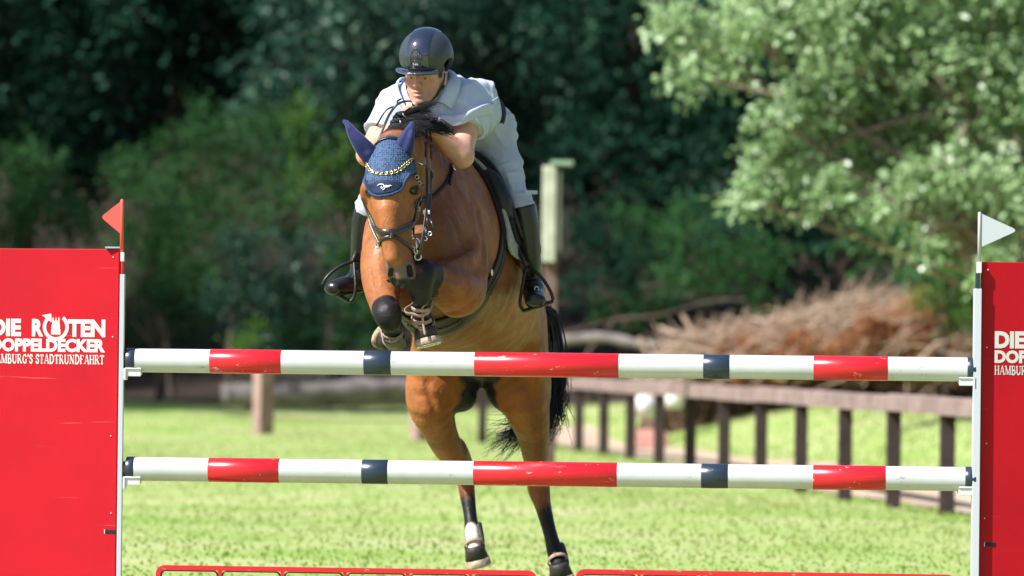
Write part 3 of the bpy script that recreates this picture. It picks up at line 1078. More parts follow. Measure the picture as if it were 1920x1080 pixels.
def text_polys(txt, x0, x1, z0, z1, bold):
    cu = bpy.data.curves.new('txt', 'FONT')
    cu.body = txt
    cu.offset = bold
    cu.resolution_u = 3
    ob = bpy.data.objects.new('txt', cu)
    COL.objects.link(ob)
    dg = bpy.context.evaluated_depsgraph_get()
    me = bpy.data.meshes.new_from_object(ob.evaluated_get(dg))
    v = np.array([q.co[:] for q in me.vertices])
    f = [tuple(q.vertices) for q in me.polygons]
    bpy.data.objects.remove(ob)
    bpy.data.meshes.remove(me)
    v[:, 0] = x0 + (v[:, 0] - v[:, 0].min()) / np.ptp(v[:, 0]) * (x1 - x0)
    v[:, 1] = z0 + (v[:, 1] - v[:, 1].min()) / np.ptp(v[:, 1]) * (z1 - z0)
    return v, f


SER = {  # strokes on a unit high box: (points, thick)
    'H': (.8, [([(.15, 0), (.15, 1)], 1), ([(.65, 0), (.65, 1)], 1), ([(.15, .5), (.65, .5)], 0)], [.15, .65], [.15, .65]),
    'A': (.8, [([(.1, 0), (.38, 1)], 0), ([(.42, 1), (.7, 0)], 1), ([(.2, .33), (.6, .33)], 0)], [.1, .7], []),
    'M': (1., [([(.14, 0), (.14, 1)], 0), ([(.14, 1), (.5, .05)], 1), ([(.5, .05), (.84, 1)], 0), ([(.84, 0), (.84, 1)], 1)], [.14, .84], [.12, .86]),
    'B': (.7, [([(.15, 0), (.15, 1)], 1), ([(.15, 1), (.45, .98), (.56, .77), (.45, .54), (.15, .52)], 0), ([(.15, .52), (.48, .5), (.62, .26), (.48, .02), (.15, 0)], 1)], [.15], [.15]),
    'U': (.8, [([(.15, 1), (.15, .25), (.28, .03), (.5, .03), (.64, .25)], 1), ([(.64, .25), (.64, 1)], 0)], [], [.15, .64]),
    'R': (.78, [([(.15, 0), (.15, 1)], 1), ([(.15, 1), (.45, .98), (.56, .76), (.45, .52), (.15, .5)], 0), ([(.36, .5), (.68, 0)], 1)], [.15, .68], [.15]),
    'G': (.78, [([(.62, .75), (.45, .98), (.22, .9), (.1, .5), (.22, .1), (.45, .02), (.62, .12), (.62, .45)], 1)], [], []),
    "'": (.25, [([(.12, 1), (.12, .75)], 1)], [], []),
    'S': (.6, [([(.5, .78), (.4, .96), (.2, .96), (.1, .78), (.2, .58), (.4, .46), (.5, .25), (.4, .04), (.2, .03), (.08, .22)], 1)], [], []),
    'T': (.7, [([(.35, 0), (.35, 1)], 1), ([(.05, .96), (.65, .96)], 0), ([(.06, .96), (.06, .78)], 0), ([(.64, .96), (.64, .78)], 0)], [.35], []),
    'D': (.8, [([(.15, 0), (.15, 1)], 1), ([(.15, 1), (.45, .97), (.66, .72), (.68, .5), (.66, .28), (.45, .03), (.15, 0)], 1)], [.15], [.15]),
    'N': (.82, [([(.14, 0), (.14, 1)], 0), ([(.14, 1), (.66, 0)], 1), ([(.66, 0), (.66, 1)], 0)], [.14], [.12, .66]),
    'F': (.64, [([(.15, 0), (.15, 1)], 1), ([(.15, .96), (.56, .96)], 0), ([(.56, .96), (.56, .76)], 0), ([(.15, .52), (.42, .52)], 0)], [.15], [.15]),
    ' ': (.35, [], [], []),
}


def serif_polys(txt, x0, x1, z0, z1):
    quads = []
    cx = 0.0
    for ch in txt:
        w, st, bot, top = SER[ch]
        for pts_, th in st:
            t = .085 if th else .04
            for (a, b), (c, d) in zip(pts_[:-1], pts_[1:]):
                dx, dz = c - a, d - b
                l = math.hypot(dx, dz) or 1
                ox, oz = -dz / l * t, dx / l * t
                ex_, ez_ = dx / l * t * .5, dz / l * t * .5
                quads.append([(cx + a - ex_ + ox, b - ez_ + oz), (cx + a - ex_ - ox, b - ez_ - oz), (cx + c + ex_ - ox, d + ez_ - oz), (cx + c + ex_ + ox, d + ez_ + oz)])
        for s in bot:
            quads.append([(cx + s - .16, 0), (cx + s + .16, 0), (cx + s + .16, .07), (cx + s - .16, .07)])
        for s in top:
            quads.append([(cx + s - .16, .93), (cx + s + .16, .93), (cx + s + .16, 1), (cx + s - .16, 1)])
        cx += w + .04
    v, f = [], []
    for i, q in enumerate(quads):
        for a, b in q:
            v.append((x0 + a / cx * (x1 - x0), z0 + b * (z1 - z0), (i % 7) * .00004))
        f.append(tuple(range(i * 4, i * 4 + 4)))
    return np.array(v), f


def put_print(fr, name, v, f, parent, d):
    vv = [fr.p(a[0], a[1], d + (a[2] if len(a) > 2 else 0)) for a in v]
    MB().add(vv, f).build(name, M_LET, parent)


def wing(root, fr, sgn, S, H0):
    """sgn -1: board runs to the left of its inner edge. S metres per photo pixel; text laid out in photo pixels from the inner top corner."""
    W = 261 * S
    x0, x1 = (-W, 0) if sgn < 0 else (0, W)
    mb = MB()
    fr.box(mb, x0, x1, -(H0 - .06), 0, -.03, 0, .003)
    mb.build('panel', M_RED, root)
    # outer post, foot and braces (below and outside the picture)
    ox = x0 - .045 if sgn < 0 else x1 + .005
    mb = MB()
    fr.box(mb, ox, ox + .04, -H0, -.02, -.035, .01)
    mb.build('outer_post', M_PLASTIC, root)
    for xx in (x0 + .02, x1 - .06):
        mb = MB()
        fr.box(mb, xx, xx + .04, -H0, -H0 + .055, -.3, .3)
        mb.build('foot', M_PLASTIC, root)
    # rivets
    for x_, z_ in ((11, 15), (10, 160), (11, 340), (9, 480)):
        xx = sgn * x_ * S if sgn < 0 else x_ * S
        MB().tube([fr.p(xx, -z_ * S, 0), fr.p(xx, -z_ * S, .002)], .0035, 10).build('rivet', mat('rivet', (.6, .3, .3), .3) if 'rivet' not in bpy.data.materials else bpy.data.materials['rivet'], root, True)
    return W


SL = 1 / (FPX / JY(222))
oL = J(223.5, 467, -.02)
frL = Frame(oL, math.radians(-14))
wl_ = empty('jump_wing', (oL[0], oL[1], 0), 'bright red wing panel with white lettering and a red flag, left of the jump', 'jump wing', 'wings of the jump')
HL = oL[2]
SLx = SL / math.cos(math.radians(14))
wing(wl_, frL, -1, SLx, HL)
SR = 1 / (FPX / JY(1842))
oR = J(1842, 491, -.02)
frR = Frame(oR, math.radians(7))
wr_ = empty('jump_wing', (oR[0], oR[1], 0), 'deep red wing panel with cropped lettering and a white flag, right of the jump', 'jump wing', 'wings of the jump')
HR = oR[2]
wing(wr_, frR, 1, SR, HR)


def lettering(fr, root, S, X, top):
    """X: panel x of the text block's left end in photo pixels from the corner; top: pixels from the panel top to the first line"""
    k = S
    z = lambda y: -(top + y) * k
    x = lambda a: (X + a) * k
    # line 1
    for t, a, b in (('DIE', 0, 58), ('R', 79, 101), ('TEN', 148, 220)):
        v, f = text_polys(t, x(a), x(b), z(32), z(0), .05)
        put_print(fr, 'lettering', v[:, :2], f, root, .0012)
    v, f = text_polys('DOPPELDECKER', x(0), x(220), z(60), z(35.5), .05)
    put_print(fr, 'lettering', v[:, :2], f, root, .0012)
    v, f = serif_polys("HAMBURG'S STADTRUNDFAHRT", x(0), x(219), z(81), z(65))
    put_print(fr, 'lettering', v, f, root, .0012)
    # round arrow with the tower
    cx, cz, ro, ri = 125, 14.5, 25, 18.5
    pv, pf = [], []
    angs = np.linspace(math.radians(52), math.radians(-225), 40)
    for i, a in enumerate(angs):
        for r in (ro, ri):
            pv.append((x(cx + r * math.cos(a)), z(cz - r * math.sin(a))))
    for i in range(39):
        pf.append((i * 2, i * 2 + 1, i * 2 + 3, i * 2 + 2))
    put_print(fr, 'emblem', pv, pf, root, .0018)
    put_print(fr, 'emblem', [(x(cx - 27), z(-7)), (x(cx - 9), z(-10)), (x(cx - 8), z(6))], [(0, 1, 2)], root, .0022)
    tw_ = [(-9, 9, 28, 19), (-8, 8, 19, 10), (-7, 7, 10, 3), (-7, -4.5, 3, -2), (-1.3, 1.3, 3, -1), (4.5, 7, 3, -2), (-6.2, -5.3, -2, -4), (5.3, 6.2, -2, -4), (-.5, .5, -1, -4)]
    pv, pf = [], []
    for i, (a, b, y0, y1) in enumerate(tw_):
        pv += [(x(cx + a), z(y0)), (x(cx + b), z(y0)), (x(cx + b), z(y1)), (x(cx + a), z(y1))]
        pf.append((i * 4, i * 4 + 1, i * 4 + 2, i * 4 + 3))
    vv = [fr.p(a[0], a[1], .0012) for a in pv]
    MB().add(vv, pf).build('emblem', mat('emblem_tower', (.62, .50, .47), .5) if 'emblem_tower' not in bpy.data.materials else bpy.data.materials['emblem_tower'], root)
    put_print(fr, 'emblem_door', [(x(cx - 2.2), z(28)), (x(cx + 2.2), z(28)), (x(cx + 2.2), z(22)), (x(cx), z(19.5)), (x(cx - 2.2), z(22))], [(0, 1, 2, 3, 4)], root, .0016)


lettering(frL, wl_, SLx, -21 - 223.5, 128.5)
lettering(frR, wr_, SR, 25, 129.5)

# inner uprights with their tracks, cups, pins and flags
M_ALU = mat('white_track', (0.44, 0.46, 0.52), .4, .5)


def upright(root, px0, px1, ytop, sgn, pieces):
    for (a, b, y0, y1, m) in pieces:
        pa, pb, pc = J(a, y0, -.05), J(b, y0, -.05), J(a, y1, -.05)
        MB().box((pa[0], pa[1], pc[2]), (pb[0], pa[1] + .05, pa[2]), .002).build('upright', m, root)


zg = 1203
upright(wl_, 0, 0, 0, -1, [(225, 233.5, 514, zg, M_ALU), (226, 232.5, 473, 490, M_PLASTIC), (227, 230.5, 490, 514, M_PRED)])
upright(wr_, 0, 0, 0, 1, [(1827, 1841, 541, zg, M_ALU), (1833, 1841, 491, 512, M_PLASTIC), (1831, 1838, 512, 541, M_PNAVY)])
pt = J(197, 466, -.035)
pu = J(225, 464, -.035)
MB().box((pt[0], pt[1] + .004, pt[2] + .001), (pu[0], pt[1] + .03, pt[2] + .008), .002).build('top_cap', mat('blue_cap', (.25, .36, .5), .4), wl_)
for (px, py, root, fr, sg) in ((209, 996.5, wl_, frL, -1), (1855, 1020.5, wr_, frR, 1)):
    p = J(px, py)
    xx = float((p - fr.o) @ fr.ex)
    zz_ = float(p[2] - fr.o[2])
    mb = MB()
    fr.box(mb, xx - .022, xx + .022, zz_ - .008, zz_ + .008, -.004, .0022, .001)
    mb.build('slot', M_BLACK, root)
    mb = MB()
    fr.box(mb, xx - .025, xx - .022, zz_ - .009, zz_ + .009, -.004, .003, .0005)
    mb.build('slot_edge', M_PLASTIC, root)


def cup(px, py, sgn, root):
    """shallow plastic cup that carries the end of a pole"""
    c = J(px, py, 0)
    r = .052
    mb = MB()
    n = 14
    v, f = [], []
    L_ = .066
    for i in range(n + 1):
        a = math.radians(215 + 110 * i / n)
        for rad in (r + .001, r + .008):
            for s in (0, L_):
                v.append(c + np.array([sgn * s, math.cos(a) * rad, .052 + math.sin(a) * rad]))
    for i in range(n):
        q = i * 4
        f += [(q, q + 1, q + 5, q + 4), (q + 2, q + 6, q + 7, q + 3), (q, q + 4, q + 6, q + 2), (q + 1, q + 3, q + 7, q + 5)]
    f += [(0, 2, 3, 1), (n * 4, n * 4 + 1, n * 4 + 3, n * 4 + 2)]
    mb.add(v, f)
    x0, x1 = (c[0] - .006, c[0] + .004) if sgn > 0 else (c[0] - .004, c[0] + .006)
    mb.box((x0, c[1] - .05, c[2] - .03), (x1, c[1] + .05, c[2] + .02), .003)
    mb.box((min(c[0], c[0] + sgn * L_), c[1] - .043, c[2] - .014), (max(c[0], c[0] + sgn * L_), c[1] - .036, c[2] + .012), .003)
    mb.build('cup', M_PLASTIC, root)


cup(236, 699, 1, wl_)
cup(234.5, 902.5, 1, wl_)
cup(1827, 717, -1, wr_)
cup(1826, 922, -1, wr_)
M_FLAGR = mat('red_flag_plastic', (0.72, 0.085, 0.07), .4, .4)
M_FLAGW = mat('white_flag_plastic', (0.38, 0.41, 0.45), .4, .4)


def flag(label, pole, tri, m, thick=.004):
    a, b = J(*pole[0], -.03), J(*pole[1], -.03)
    root = empty('flag', a, label, 'flag', 'flags on the wings')
    MB().tube([a, b, b + nrm(b - a) * .006], [.0075, .0075, .004], 10).build('stick', m, root, True)
    t = [J(x, y, -.03) for x, y in tri]
    # rounded tip
    c = np.array(t)
    tip = []
    for k in np.linspace(0, 1, 7):
        p0 = c[1] + (c[0] - c[1]) * .16
        p2 = c[1] + (c[2] - c[1]) * .16
        tip.append(p0 * (1 - k) ** 2 + 2 * k * (1 - k) * c[1] + p2 * k * k)
    ring = [c[0]] + tip + [c[2]]
    n = len(ring)
    v = [p + np.array([0, -thick / 2, 0]) for p in ring] + [p + np.array([0, thick / 2, 0]) for p in ring]
    f = [tuple(range(n)), tuple(range(2 * n - 1, n - 1, -1))] + [(i, i + n, (i + 1) % n + n, (i + 1) % n) for i in range(n)]
    MB().add(v, f).build('pennant', m, root)


flag('small red triangular flag on top of the left wing', [(228, 476), (229, 376)], [(228, 376), (189, 407), (227, 439)], M_FLAGR)
flag('small white triangular flag on top of the right wing', [(1836, 492), (1837, 400)], [(1837, 399), (1909, 432), (1840, 463)], M_FLAGW)


# --- low red filler gates
def gate(label, x0, x1, ytop_l, bars, dd):
    a = J(x0, ytop_l, dd)
    b = J(x1, ytop_l + (x1 - x0) * .0113, dd)
    z1 = a[2]
    z0 = .015
    root = empty('filler_gate', ((a[0] + b[0]) / 2, a[1], 0), label, 'gate', 'filler gates under the jump')
    ex = nrm(np.array([b[0] - a[0], b[1] - a[1], 0]))
    Wd = float(np.linalg.norm((b - a)[:2]))
    nn = np.array([ex[1], -ex[0], 0])

    def rrect(xa, xb, za, zb, r, n=6):
        pts_ = []
        for cx, cz, a0 in ((xb - r, zb - r, 0), (xa + r, zb - r, 90), (xa + r, za + r, 180), (xb - r, za + r, 270)):
            for k in range(n + 1):
                t = math.radians(a0 + 90 * k / n)
                pts_.append((cx + r * math.cos(t), cz + r * math.sin(t)))
        return pts_

    def loop(outer, inner, d0, d1):
        n = len(outer)
        v = []
        for ring in (outer, inner):
            for d in (d0, d1):
                v += [a + ex * q[0] + nn * d + np.array([0, 0, q[1] - a[2]]) for q in ring]
        f = []
        for i in range(n):
            j = (i + 1) % n
            f += [(i, j, n + j, n + i)[::-1], (2 * n + i, 2 * n + j, 3 * n + j, 3 * n + i), (i, j, 2 * n + j, 2 * n + i), (n + i, n + j, 3 * n + j, 3 * n + i)[::-1]]
        return v, f
    fw_ = .019
    v, f = loop(rrect(0, Wd, z0, z1, .035), rrect(fw_, Wd - fw_, z0 + fw_, z1 - fw_, .02), -.014, .014)
    MB().add(v, f).build('frame', M_PRED, root)
    s_ = JY(x0) / FPX
    edges = [fw_] + [(q - x0) * s_ for q in bars] + [Wd - fw_]
    for q in edges[1:-1]:
        t = MB()
        c0 = a + ex * q
        hw = .007
        v = []
        for d in (-.012, .012):
            for xx, zz__ in ((-hw, z0 + fw_), (hw, z0 + fw_), (hw, z1 - fw_), (-hw, z1 - fw_)):
                v.append(c0 + ex * xx + nn * d + np.array([0, 0, zz__ - a[2]]))
        t.add(v, [(3, 2, 1, 0), (4, 5, 6, 7), (0, 1, 5, 4), (1, 2, 6, 5), (2, 3, 7, 6), (3, 0, 4, 7)]).build('bar', M_PRED, root)
    for l, r in zip(edges[:-1], edges[1:]):
        xa = l + (.0 if l == fw_ else .007)
        xb = r - (.0 if r == Wd - fw_ else .007)
        v, f = loop(rrect(xa + .0005, xb - .0005, z0 + fw_ + .0005, z1 - fw_ - .0005, .02), rrect(xa + .005, xb - .005, z0 + fw_ + .005, z1 - fw_ - .005, .016), -.008, .0155)
        MB().add(v, f).build('lining', M_BLACK, root)


gate('low red filler gate on the ground, left of the two', 293, 1006, 1059.5, [414, 532, 650, 768, 886], .05)
gate('low red filler gate on the ground, right of the two', 1080, 1792, 1067, [1199, 1317, 1436, 1554, 1673], .05)
# ------------------------------------------------------------------ horse
HORSE = Field((-0.95, 19.75, 0.02), (0.36, 23.0, 2.32), 0.0072)
H = HORSE
UP = (0, 0, 1)
BK = (0, -1, 0)
# barrel and quarters
H.limb([(P(800, 468, .42), .15, .22), (P(812, 466, .58), .2, .31), (P(835, 476, .82), .235, .36), (P(864, 508, 1.18), .275, .355),
        (P(890, 548, 1.55), .29, .335), (P(898, 580, 1.85), .265, .30), (P(902, 602, 2.12), .285, .30), (P(905, 630, 2.42), .22, .25)], 0.05, UP, 3)
# withers and croup
H.limb([(P(858, 345, .82), .05, .07), (P(872, 352, 1.05), .07, .08), (P(885, 400, 1.4), .08, .08)], .12, UP, 3)
# neck
H.limb([(P(744, 284, .17), .080, .095), (P(757, 305, .30), .095, .15), (P(779, 340, .47), .12, .205), (P(804, 392, .68), .175, .27), (P(825, 430, .85), .2, .28)], .08, UP, 4)
H.limb([(P(741, 258, .2), .035, .03), (P(760, 252, .38), .045, .04), (P(800, 278, .62), .055, .065), (P(845, 320, .85), .06, .07)], .07, UP, 3)
# underside of the neck and windpipe
H.limb([(P(752, 372, .30), .05, .05), (P(773, 425, .47), .065, .065), (P(796, 480, .52), .08, .08)], .07, UP, 3)
# breast muscles with a groove
H.limb([(P(762, 430, .52), .07, .07), (P(756, 500, .43), .085, .08), (P(762, 550, .46), .07, .08)], .07, BK, 3)
H.limb([(P(836, 430, .52), .07, .07), (P(840, 485, .45), .08, .075), (P(834, 540, .49), .06, .07)], .07, BK, 3)
H.limb([(P(795, 535, .46), .08, .08), (P(806, 580, .68), .1, .08), (P(828, 606, .98), .13, .09)], .08, BK, 3)
# shoulders
H.limb([(P(866, 360, .82), .045, .09), (P(873, 420, .69), .07, .13), (P(868, 478, .53), .085, .11), (P(862, 508, .46), .088, .10)], .06, BK, 4)
H.limb([(P(730, 380, .80), .045, .09), (P(718, 430, .68), .075, .14), (P(716, 475, .52), .085, .12), (P(719, 500, .45), .088, .11)], .06, BK, 4)
# left foreleg (viewer's right): forearm reaching in front of the chest, cannon folded down
H.limb([(P(874, 500, 0.48), .085, .10), (P(866, 545, 0.39), .10, .105), (P(846, 541, 0.27), .098, .095), (P(826, 529, 0.17), .072, .07), (P(808, 520, 0.10), .054, .056)], .014, BK, 4)
H.limb([(P(890, 462, 0.48), .04, .05), (P(866, 493, 0.33), .045, .045), (P(832, 500, 0.20), .03, .028)], .025, BK, 3)
H.limb([(P(872, 566, 0.37), .04, .045), (P(852, 574, 0.31), .045, .045), (P(832, 552, 0.21), .026, .028)], .025, BK, 3)
H.limb([(P(896, 440, 0.55), .03, .05), (P(900, 500, 0.45), .03, .045), (P(892, 550, 0.41), .025, .04)], .03, BK, 3)
H.limb([(P(810, 513, 0.10), .046, .048), (P(793, 512, 0.03), .06, .058), (P(788, 530, 0.02), .058, .056), (P(790, 550, 0.06), .045, .046)], .02, BK, 4)
H.limb([(P(789, 548, 0.06), .042, .042), (P(789, 568, 0.11), .033, .036), (P(791, 594, 0.17), .032, .038), (P(794, 610, 0.20), .038, .042), (P(796, 622, 0.20), .034, .036)], .018, BK, 4)
# right foreleg (viewer's left): knee towards the camera, cannon folded under
H.limb([(P(718, 478, .46), .085, .10), (P(716, 510, .41), .088, .10), (P(717, 545, .31), .074, .082), (P(722, 578, .20), .058, .06)], .022, BK, 4)
H.limb([(P(703, 490, .45), .042, .05), (P(703, 530, .33), .037, .04), (P(714, 566, .22), .03, .03)], .03, BK, 3)
H.limb([(P(723, 574, .18), .053, .055), (P(727, 588, .115), .060, .054), (P(730, 600, .125), .050, .048)], .025, BK, 4)
H.limb([(P(731, 604, .14), .042, .042), (P(734, 620, .20), .034, .036), (P(738, 634, .31), .034, .036), (P(739, 641, .37), .04, .04), (P(735, 641, .40), .036, .036)], .018, UP, 4)
# right hind (viewer's left)
H.limb([(P(848, 605, 2.15), .17, .22), (P(829, 700, 2.0), .155, .2), (P(808, 752, 1.93), .11, .145), (P(822, 800, 2.03), .08, .108), (P(838, 836, 2.14), .068, .085), (P(858, 866, 2.25), .05, .066),
        (P(871, 892, 2.28), .043, .058), (P(876, 925, 2.25), .036, .043), (P(882, 968, 2.2), .030, .036), (P(886, 1003, 2.16), .036, .042), (P(890, 1026, 2.12), .032, .035)], .05, BK, 4)
H.limb([(P(862, 836, 2.20), .02, .03), (P(872, 858, 2.29), .022, .028), (P(874, 880, 2.31), .022, .03)], .05, BK, 3)
H.limb([(P(858, 695, 1.98), .09, .12), (P(868, 745, 1.95), .062, .08)], .05, BK, 3)
# left hind (viewer's right)
H.limb([(P(952, 605, 2.15), .17, .22), (P(972, 705, 2.05), .148, .2), (P(986, 758, 1.98), .108, .14), (P(997, 802, 2.06), .08, .105), (P(1004, 850, 2.18), .06, .08), (P(1008, 884, 2.27), .05, .068),
        (P(1010, 915, 2.3), .052, .058), (P(1018, 948, 2.26), .038, .045), (P(1031, 998, 2.2), .031, .036), (P(1041, 1036, 2.16), .037, .042), (P(1048, 1058, 2.12), .033, .035)], .05, BK, 4)
H.limb([(P(988, 846, 2.25), .022, .03), (P(993, 880, 2.36), .018, .026), (P(996, 906, 2.42), .02, .03), (P(1002, 925, 2.36), .02, .03)], .04, BK, 3)
H.limb([(P(940, 695, 2.0), .075, .12), (P(938, 738, 1.98), .058, .07)], .05, BK, 3)
# flank folds
H.limb([(P(985, 600, 1.72), .05, .09), (P(1000, 660, 1.85), .06, .1), (P(1000, 710, 1.95), .05, .1)], .07, BK, 3)
H.limb([(P(805, 600, 1.72), .05, .09), (P(795, 660, 1.85), .06, .1), (P(795, 710, 1.92), .05, .1)], .07, BK, 3)
# head
FACE = nrm((-0.2, -1, 0.02))
LAT = nrm(np.cross(FACE, (0, 0, 1)))       # towards the viewer's right when > 0
if LAT[0] < 0:
    LAT = -LAT
HUP = np.array((0., 0., 1.))
H.limb([(P(735, 286, .12), .058, .075), (P(734, 314, .08), .088, .108), (P(733, 352, .06), .105, .125), (P(735, 385, .04), .092, .115), (P(739, 425, .01), .073, .09),
        (P(744, 465, -.01), .063, .078), (P(747, 497, -.025), .055, .068), (P(749, 516, -.03), .045, .054)], .03, FACE, 5)


def hp(px, py, dy):
    return P(px, py, dy)


# cheeks, eye ridges, nasal ridge, chin
H.limb([(hp(776, 350, .12), .035, .07), (hp(772, 390, .12), .035, .085), (hp(764, 420, .09), .028, .05)], .035, FACE, 3)
H.limb([(hp(697, 352, .12), .035, .07), (hp(702, 392, .12), .035, .08), (hp(709, 420, .09), .026, .05)], .035, FACE, 3)
H.limb([(hp(763, 340, -.02), .022, .022), (hp(776, 350, .0), .026, .024), (hp(781, 363, .02), .02, .022)], .022, FACE, 3)
H.limb([(hp(700, 342, -.02), .022, .022), (hp(688, 352, .01), .026, .024), (hp(684, 366, .03), .02, .022)], .022, FACE, 3)
H.limb([(hp(726, 395, -.06), .04, .03), (hp(730, 440, -.075), .034, .03), (hp(736, 482, -.09), .03, .03)], .035, FACE, 3)
H.limb([(hp(772, 392, .0), .012, .016), (hp(765, 420, -.02), .012, .015), (hp(764, 445, -.03), .01, .01)], .02, FACE, 3)
H.limb([(hp(747, 515, .01), .036, .038), (hp(746, 529, .0), .028, .03)], .022, FACE, 3)
H.limb([(hp(766, 502, -.055), .024, .028), (hp(767, 517, -.055), .023, .026)], .018, FACE, 3)
H.limb([(hp(734, 503, -.07), .021, .022), (hp(735, 517, -.065), .02, .02)], .018, FACE, 3)
H.limb([(hp(766, 500, -.086), .010, .024), (hp(769, 514, -.081), .0155, .024)], .006, FACE, 3, op='sub')
H.limb([(hp(734, 506, -.098), .006, .012), (hp(732, 516, -.094), .007, .012)], .008, FACE, 3, op='sub')
H.limb([(hp(728, 530, -.07), .03, .004), (hp(750, 528, -.09), .03, .004), (hp(768, 527, -.06), .02, .004)], .008, (0, 0, 1), 3, op='sub')
EYE_L, EYE_R = H.project(hp(779, 362, -.03)[None], -.013)[0], H.project(hp(687, 364, -.03)[None], -.013)[0]
for e, sg in ((EYE_L, 1), (EYE_R, -1)):
    nn = H.grad(e[None])[0]
    H.ball(e + nn * .012, (.019, .019, .011), .008, op='sub')
    sd_ = nrm(np.cross(nn, (0, 0, 1)))
    H.limb([(e + nn * .012 - sd_ * .022, .006, .006), (e + nn * .017 + np.array((0, 0, .014)), .0085, .008), (e + nn * .012 + sd_ * .022, .006, .006)], .009, nn, 4)
    H.limb([(e + nn * .011 - sd_ * .02, .005, .005), (e + nn * .013 - np.array((0, 0, .014)), .006, .006), (e + nn * .011 + sd_ * .02, .005, .005)], .009, nn, 4)
# ears (under the hood)
EAR_R = [(hp(703, 304, .07), .03, .024), (hp(688, 284, .05), .034, .02), (hp(672, 264, .035), .026, .014), (hp(659, 246, .035), .015, .010), (hp(651, 232, .045), .006, .005), (hp(646, 228, .05), .003, .003)]
EAR_L = [(hp(750, 298, .07), .033, .026), (hp(756, 280, .045), .036, .024), (hp(763, 260, .035), .027, .017), (hp(769, 243, .04), .014, .010), (hp(772, 232, .05), .004, .004)]
for e in (EAR_R, EAR_L):
    H.limb(e, .015, FACE, 4)
def hit(px, py, off=0.0):
    ts = np.linspace(DJ - .2, DJ + 2.8, 900)
    r_ = np.array([pix(px, py, q) for q in ts])
    d_ = HORSE.sample(r_)
    k_ = int(np.argmax(d_ < .002))
    return H.project(r_[k_][None], off)[0]


def groove(px, r, k):
    """shallow crease between muscles, cut along a line found on the skin"""
    H.limb([(hit(a, b, .35 * r), r, r) for a, b in px], k, BK, 3, op='sub')


groove([(812, 491), (835, 487), (858, 476), (880, 462)], .011, .02)
groove([(842, 588), (866, 582), (888, 566)], .010, .02)
groove([(820, 512), (838, 520), (857, 528)], .0065, .016)
groove([(828, 545), (846, 556), (862, 560)], .006, .016)
groove([(700, 500), (704, 530), (712, 560)], .006, .016)
groove([(736, 500), (738, 535), (740, 560)], .012, .02)
groove([(896, 395), (905, 440), (908, 490)], .008, .025)
groove([(842, 400), (862, 440), (872, 466)], .006, .02)
groove([(800, 720), (806, 745), (818, 775)], .008, .025)
groove([(985, 715), (1000, 750), (1008, 800)], .008, .025)

# soft muscle relief and veins cut into the field
V, F = H.mesh(2)
# keep the largest piece only happens by construction (all limbs overlap)

def leg_mask(p):
    m = np.zeros(len(p))
    def run(a, b, ra, fade):
        d, t = seg_dist(p, np.asarray(a), np.asarray(b))
        return 1 - smooth01(d, ra, ra + fade)
    segs = [(P(795, 514, .05), P(787, 540, .03), .062, .04), (P(789, 540, .05), P(795, 640, .2), .06, .03),
            (P(727, 590, .11), P(730, 602, .12), .06, .05), (P(731, 606, .14), P(738, 644, .42), .06, .03)]
    for a, b, r, f in segs:
        m = np.maximum(m, run(a, b, r, f))
    for a, b, r, f in [(P(882, 985, 2.2), P(890, 1030, 2.12), .045, .2), (P(872, 858, 2.34), P(876, 890, 2.33), .035, .03),
                       (P(1034, 1010, 2.2), P(1048, 1060, 2.12), .045, .22), (P(996, 905, 2.42), P(1000, 930, 2.38), .02, .04)]:
        m = np.maximum(m, run(a, b, r, f) * .62)
    return m


def proj_px(p):
    """photo coordinates of world points (only to look up anatomy when assigning coat regions)"""
    q = (p - np.array([0, 0, CAMZ])) @ _M
    return 960 + FPX * q[:, 0] / -q[:, 2], 540 - FPX * q[:, 1] / -q[:, 2]


mask = leg_mask(V)
hide_shade = 0
for a, b, r, f, w in [(P(740, 537, -.03), P(760, 533, -.04), .03, .03, .55), (EYE_L, EYE_L, .016, .022, .7), (EYE_R, EYE_R, .016, .022, .7),
                      (P(741, 236, .2), P(800, 262, .62), .05, .03, .6), (hit(766, 501), hit(769, 514), .009, .009, 1.0), (hit(734, 506), hit(732, 515), .006, .008, .9), (hit(729, 526), hit(750, 528), .004, .008, .7),  # dark crest hair; depth of nostrils and mouth slit painted as black
                      (P(868, 700, 1.98), P(880, 745, 1.98), .09, .07, .8), (P(928, 690, 2.0), P(920, 730, 2.0), .07, .06, .8),  # inner thighs: dark hide and painted shade together
                      (P(895, 670, 1.9), P(895, 690, 2.3), .1, .08, .75), (P(778, 556, .45), P(806, 600, .6), .045, .06, .5)]:  # groin: dark hide and painted shade; painted shade under the chest
    d, t = seg_dist(V, np.asarray(a), np.asarray(b) + 1e-4)
    hide_shade = np.maximum(hide_shade, (1 - smooth01(d, r, r + f)) * w)
mask = np.maximum(mask, hide_shade)
sock, _ = seg_dist(V, P(884, 995, 2.12), P(893, 1035, 2.06))
sock = 1 - smooth01(sock, .034, .052)
HORSE_ME = mesh_from(V, F, True, 'horse_body')
set_attr(HORSE_ME, 'points', mask)  # black points and dark hide, plus the shade painted into the coat
set_attr(HORSE_ME, 'sock', sock)
bd_, _ = seg_dist(V, P(870, 640, 1.1), P(905, 700, 1.9))
set_attr(HORSE_ME, 'belly', 1 - smooth01(bd_, .15, .42))
d1_, _ = seg_dist(V, P(736, 532, -.05), P(764, 527, -.06))
d2_, _ = seg_dist(V, P(769, 502, -.08), P(771, 520, -.07))
d3_, _ = seg_dist(V, P(729, 506, -.09), P(730, 518, -.08))
d4_, _ = seg_dist(V, P(742, 512, -.10), P(752, 512, -.10))
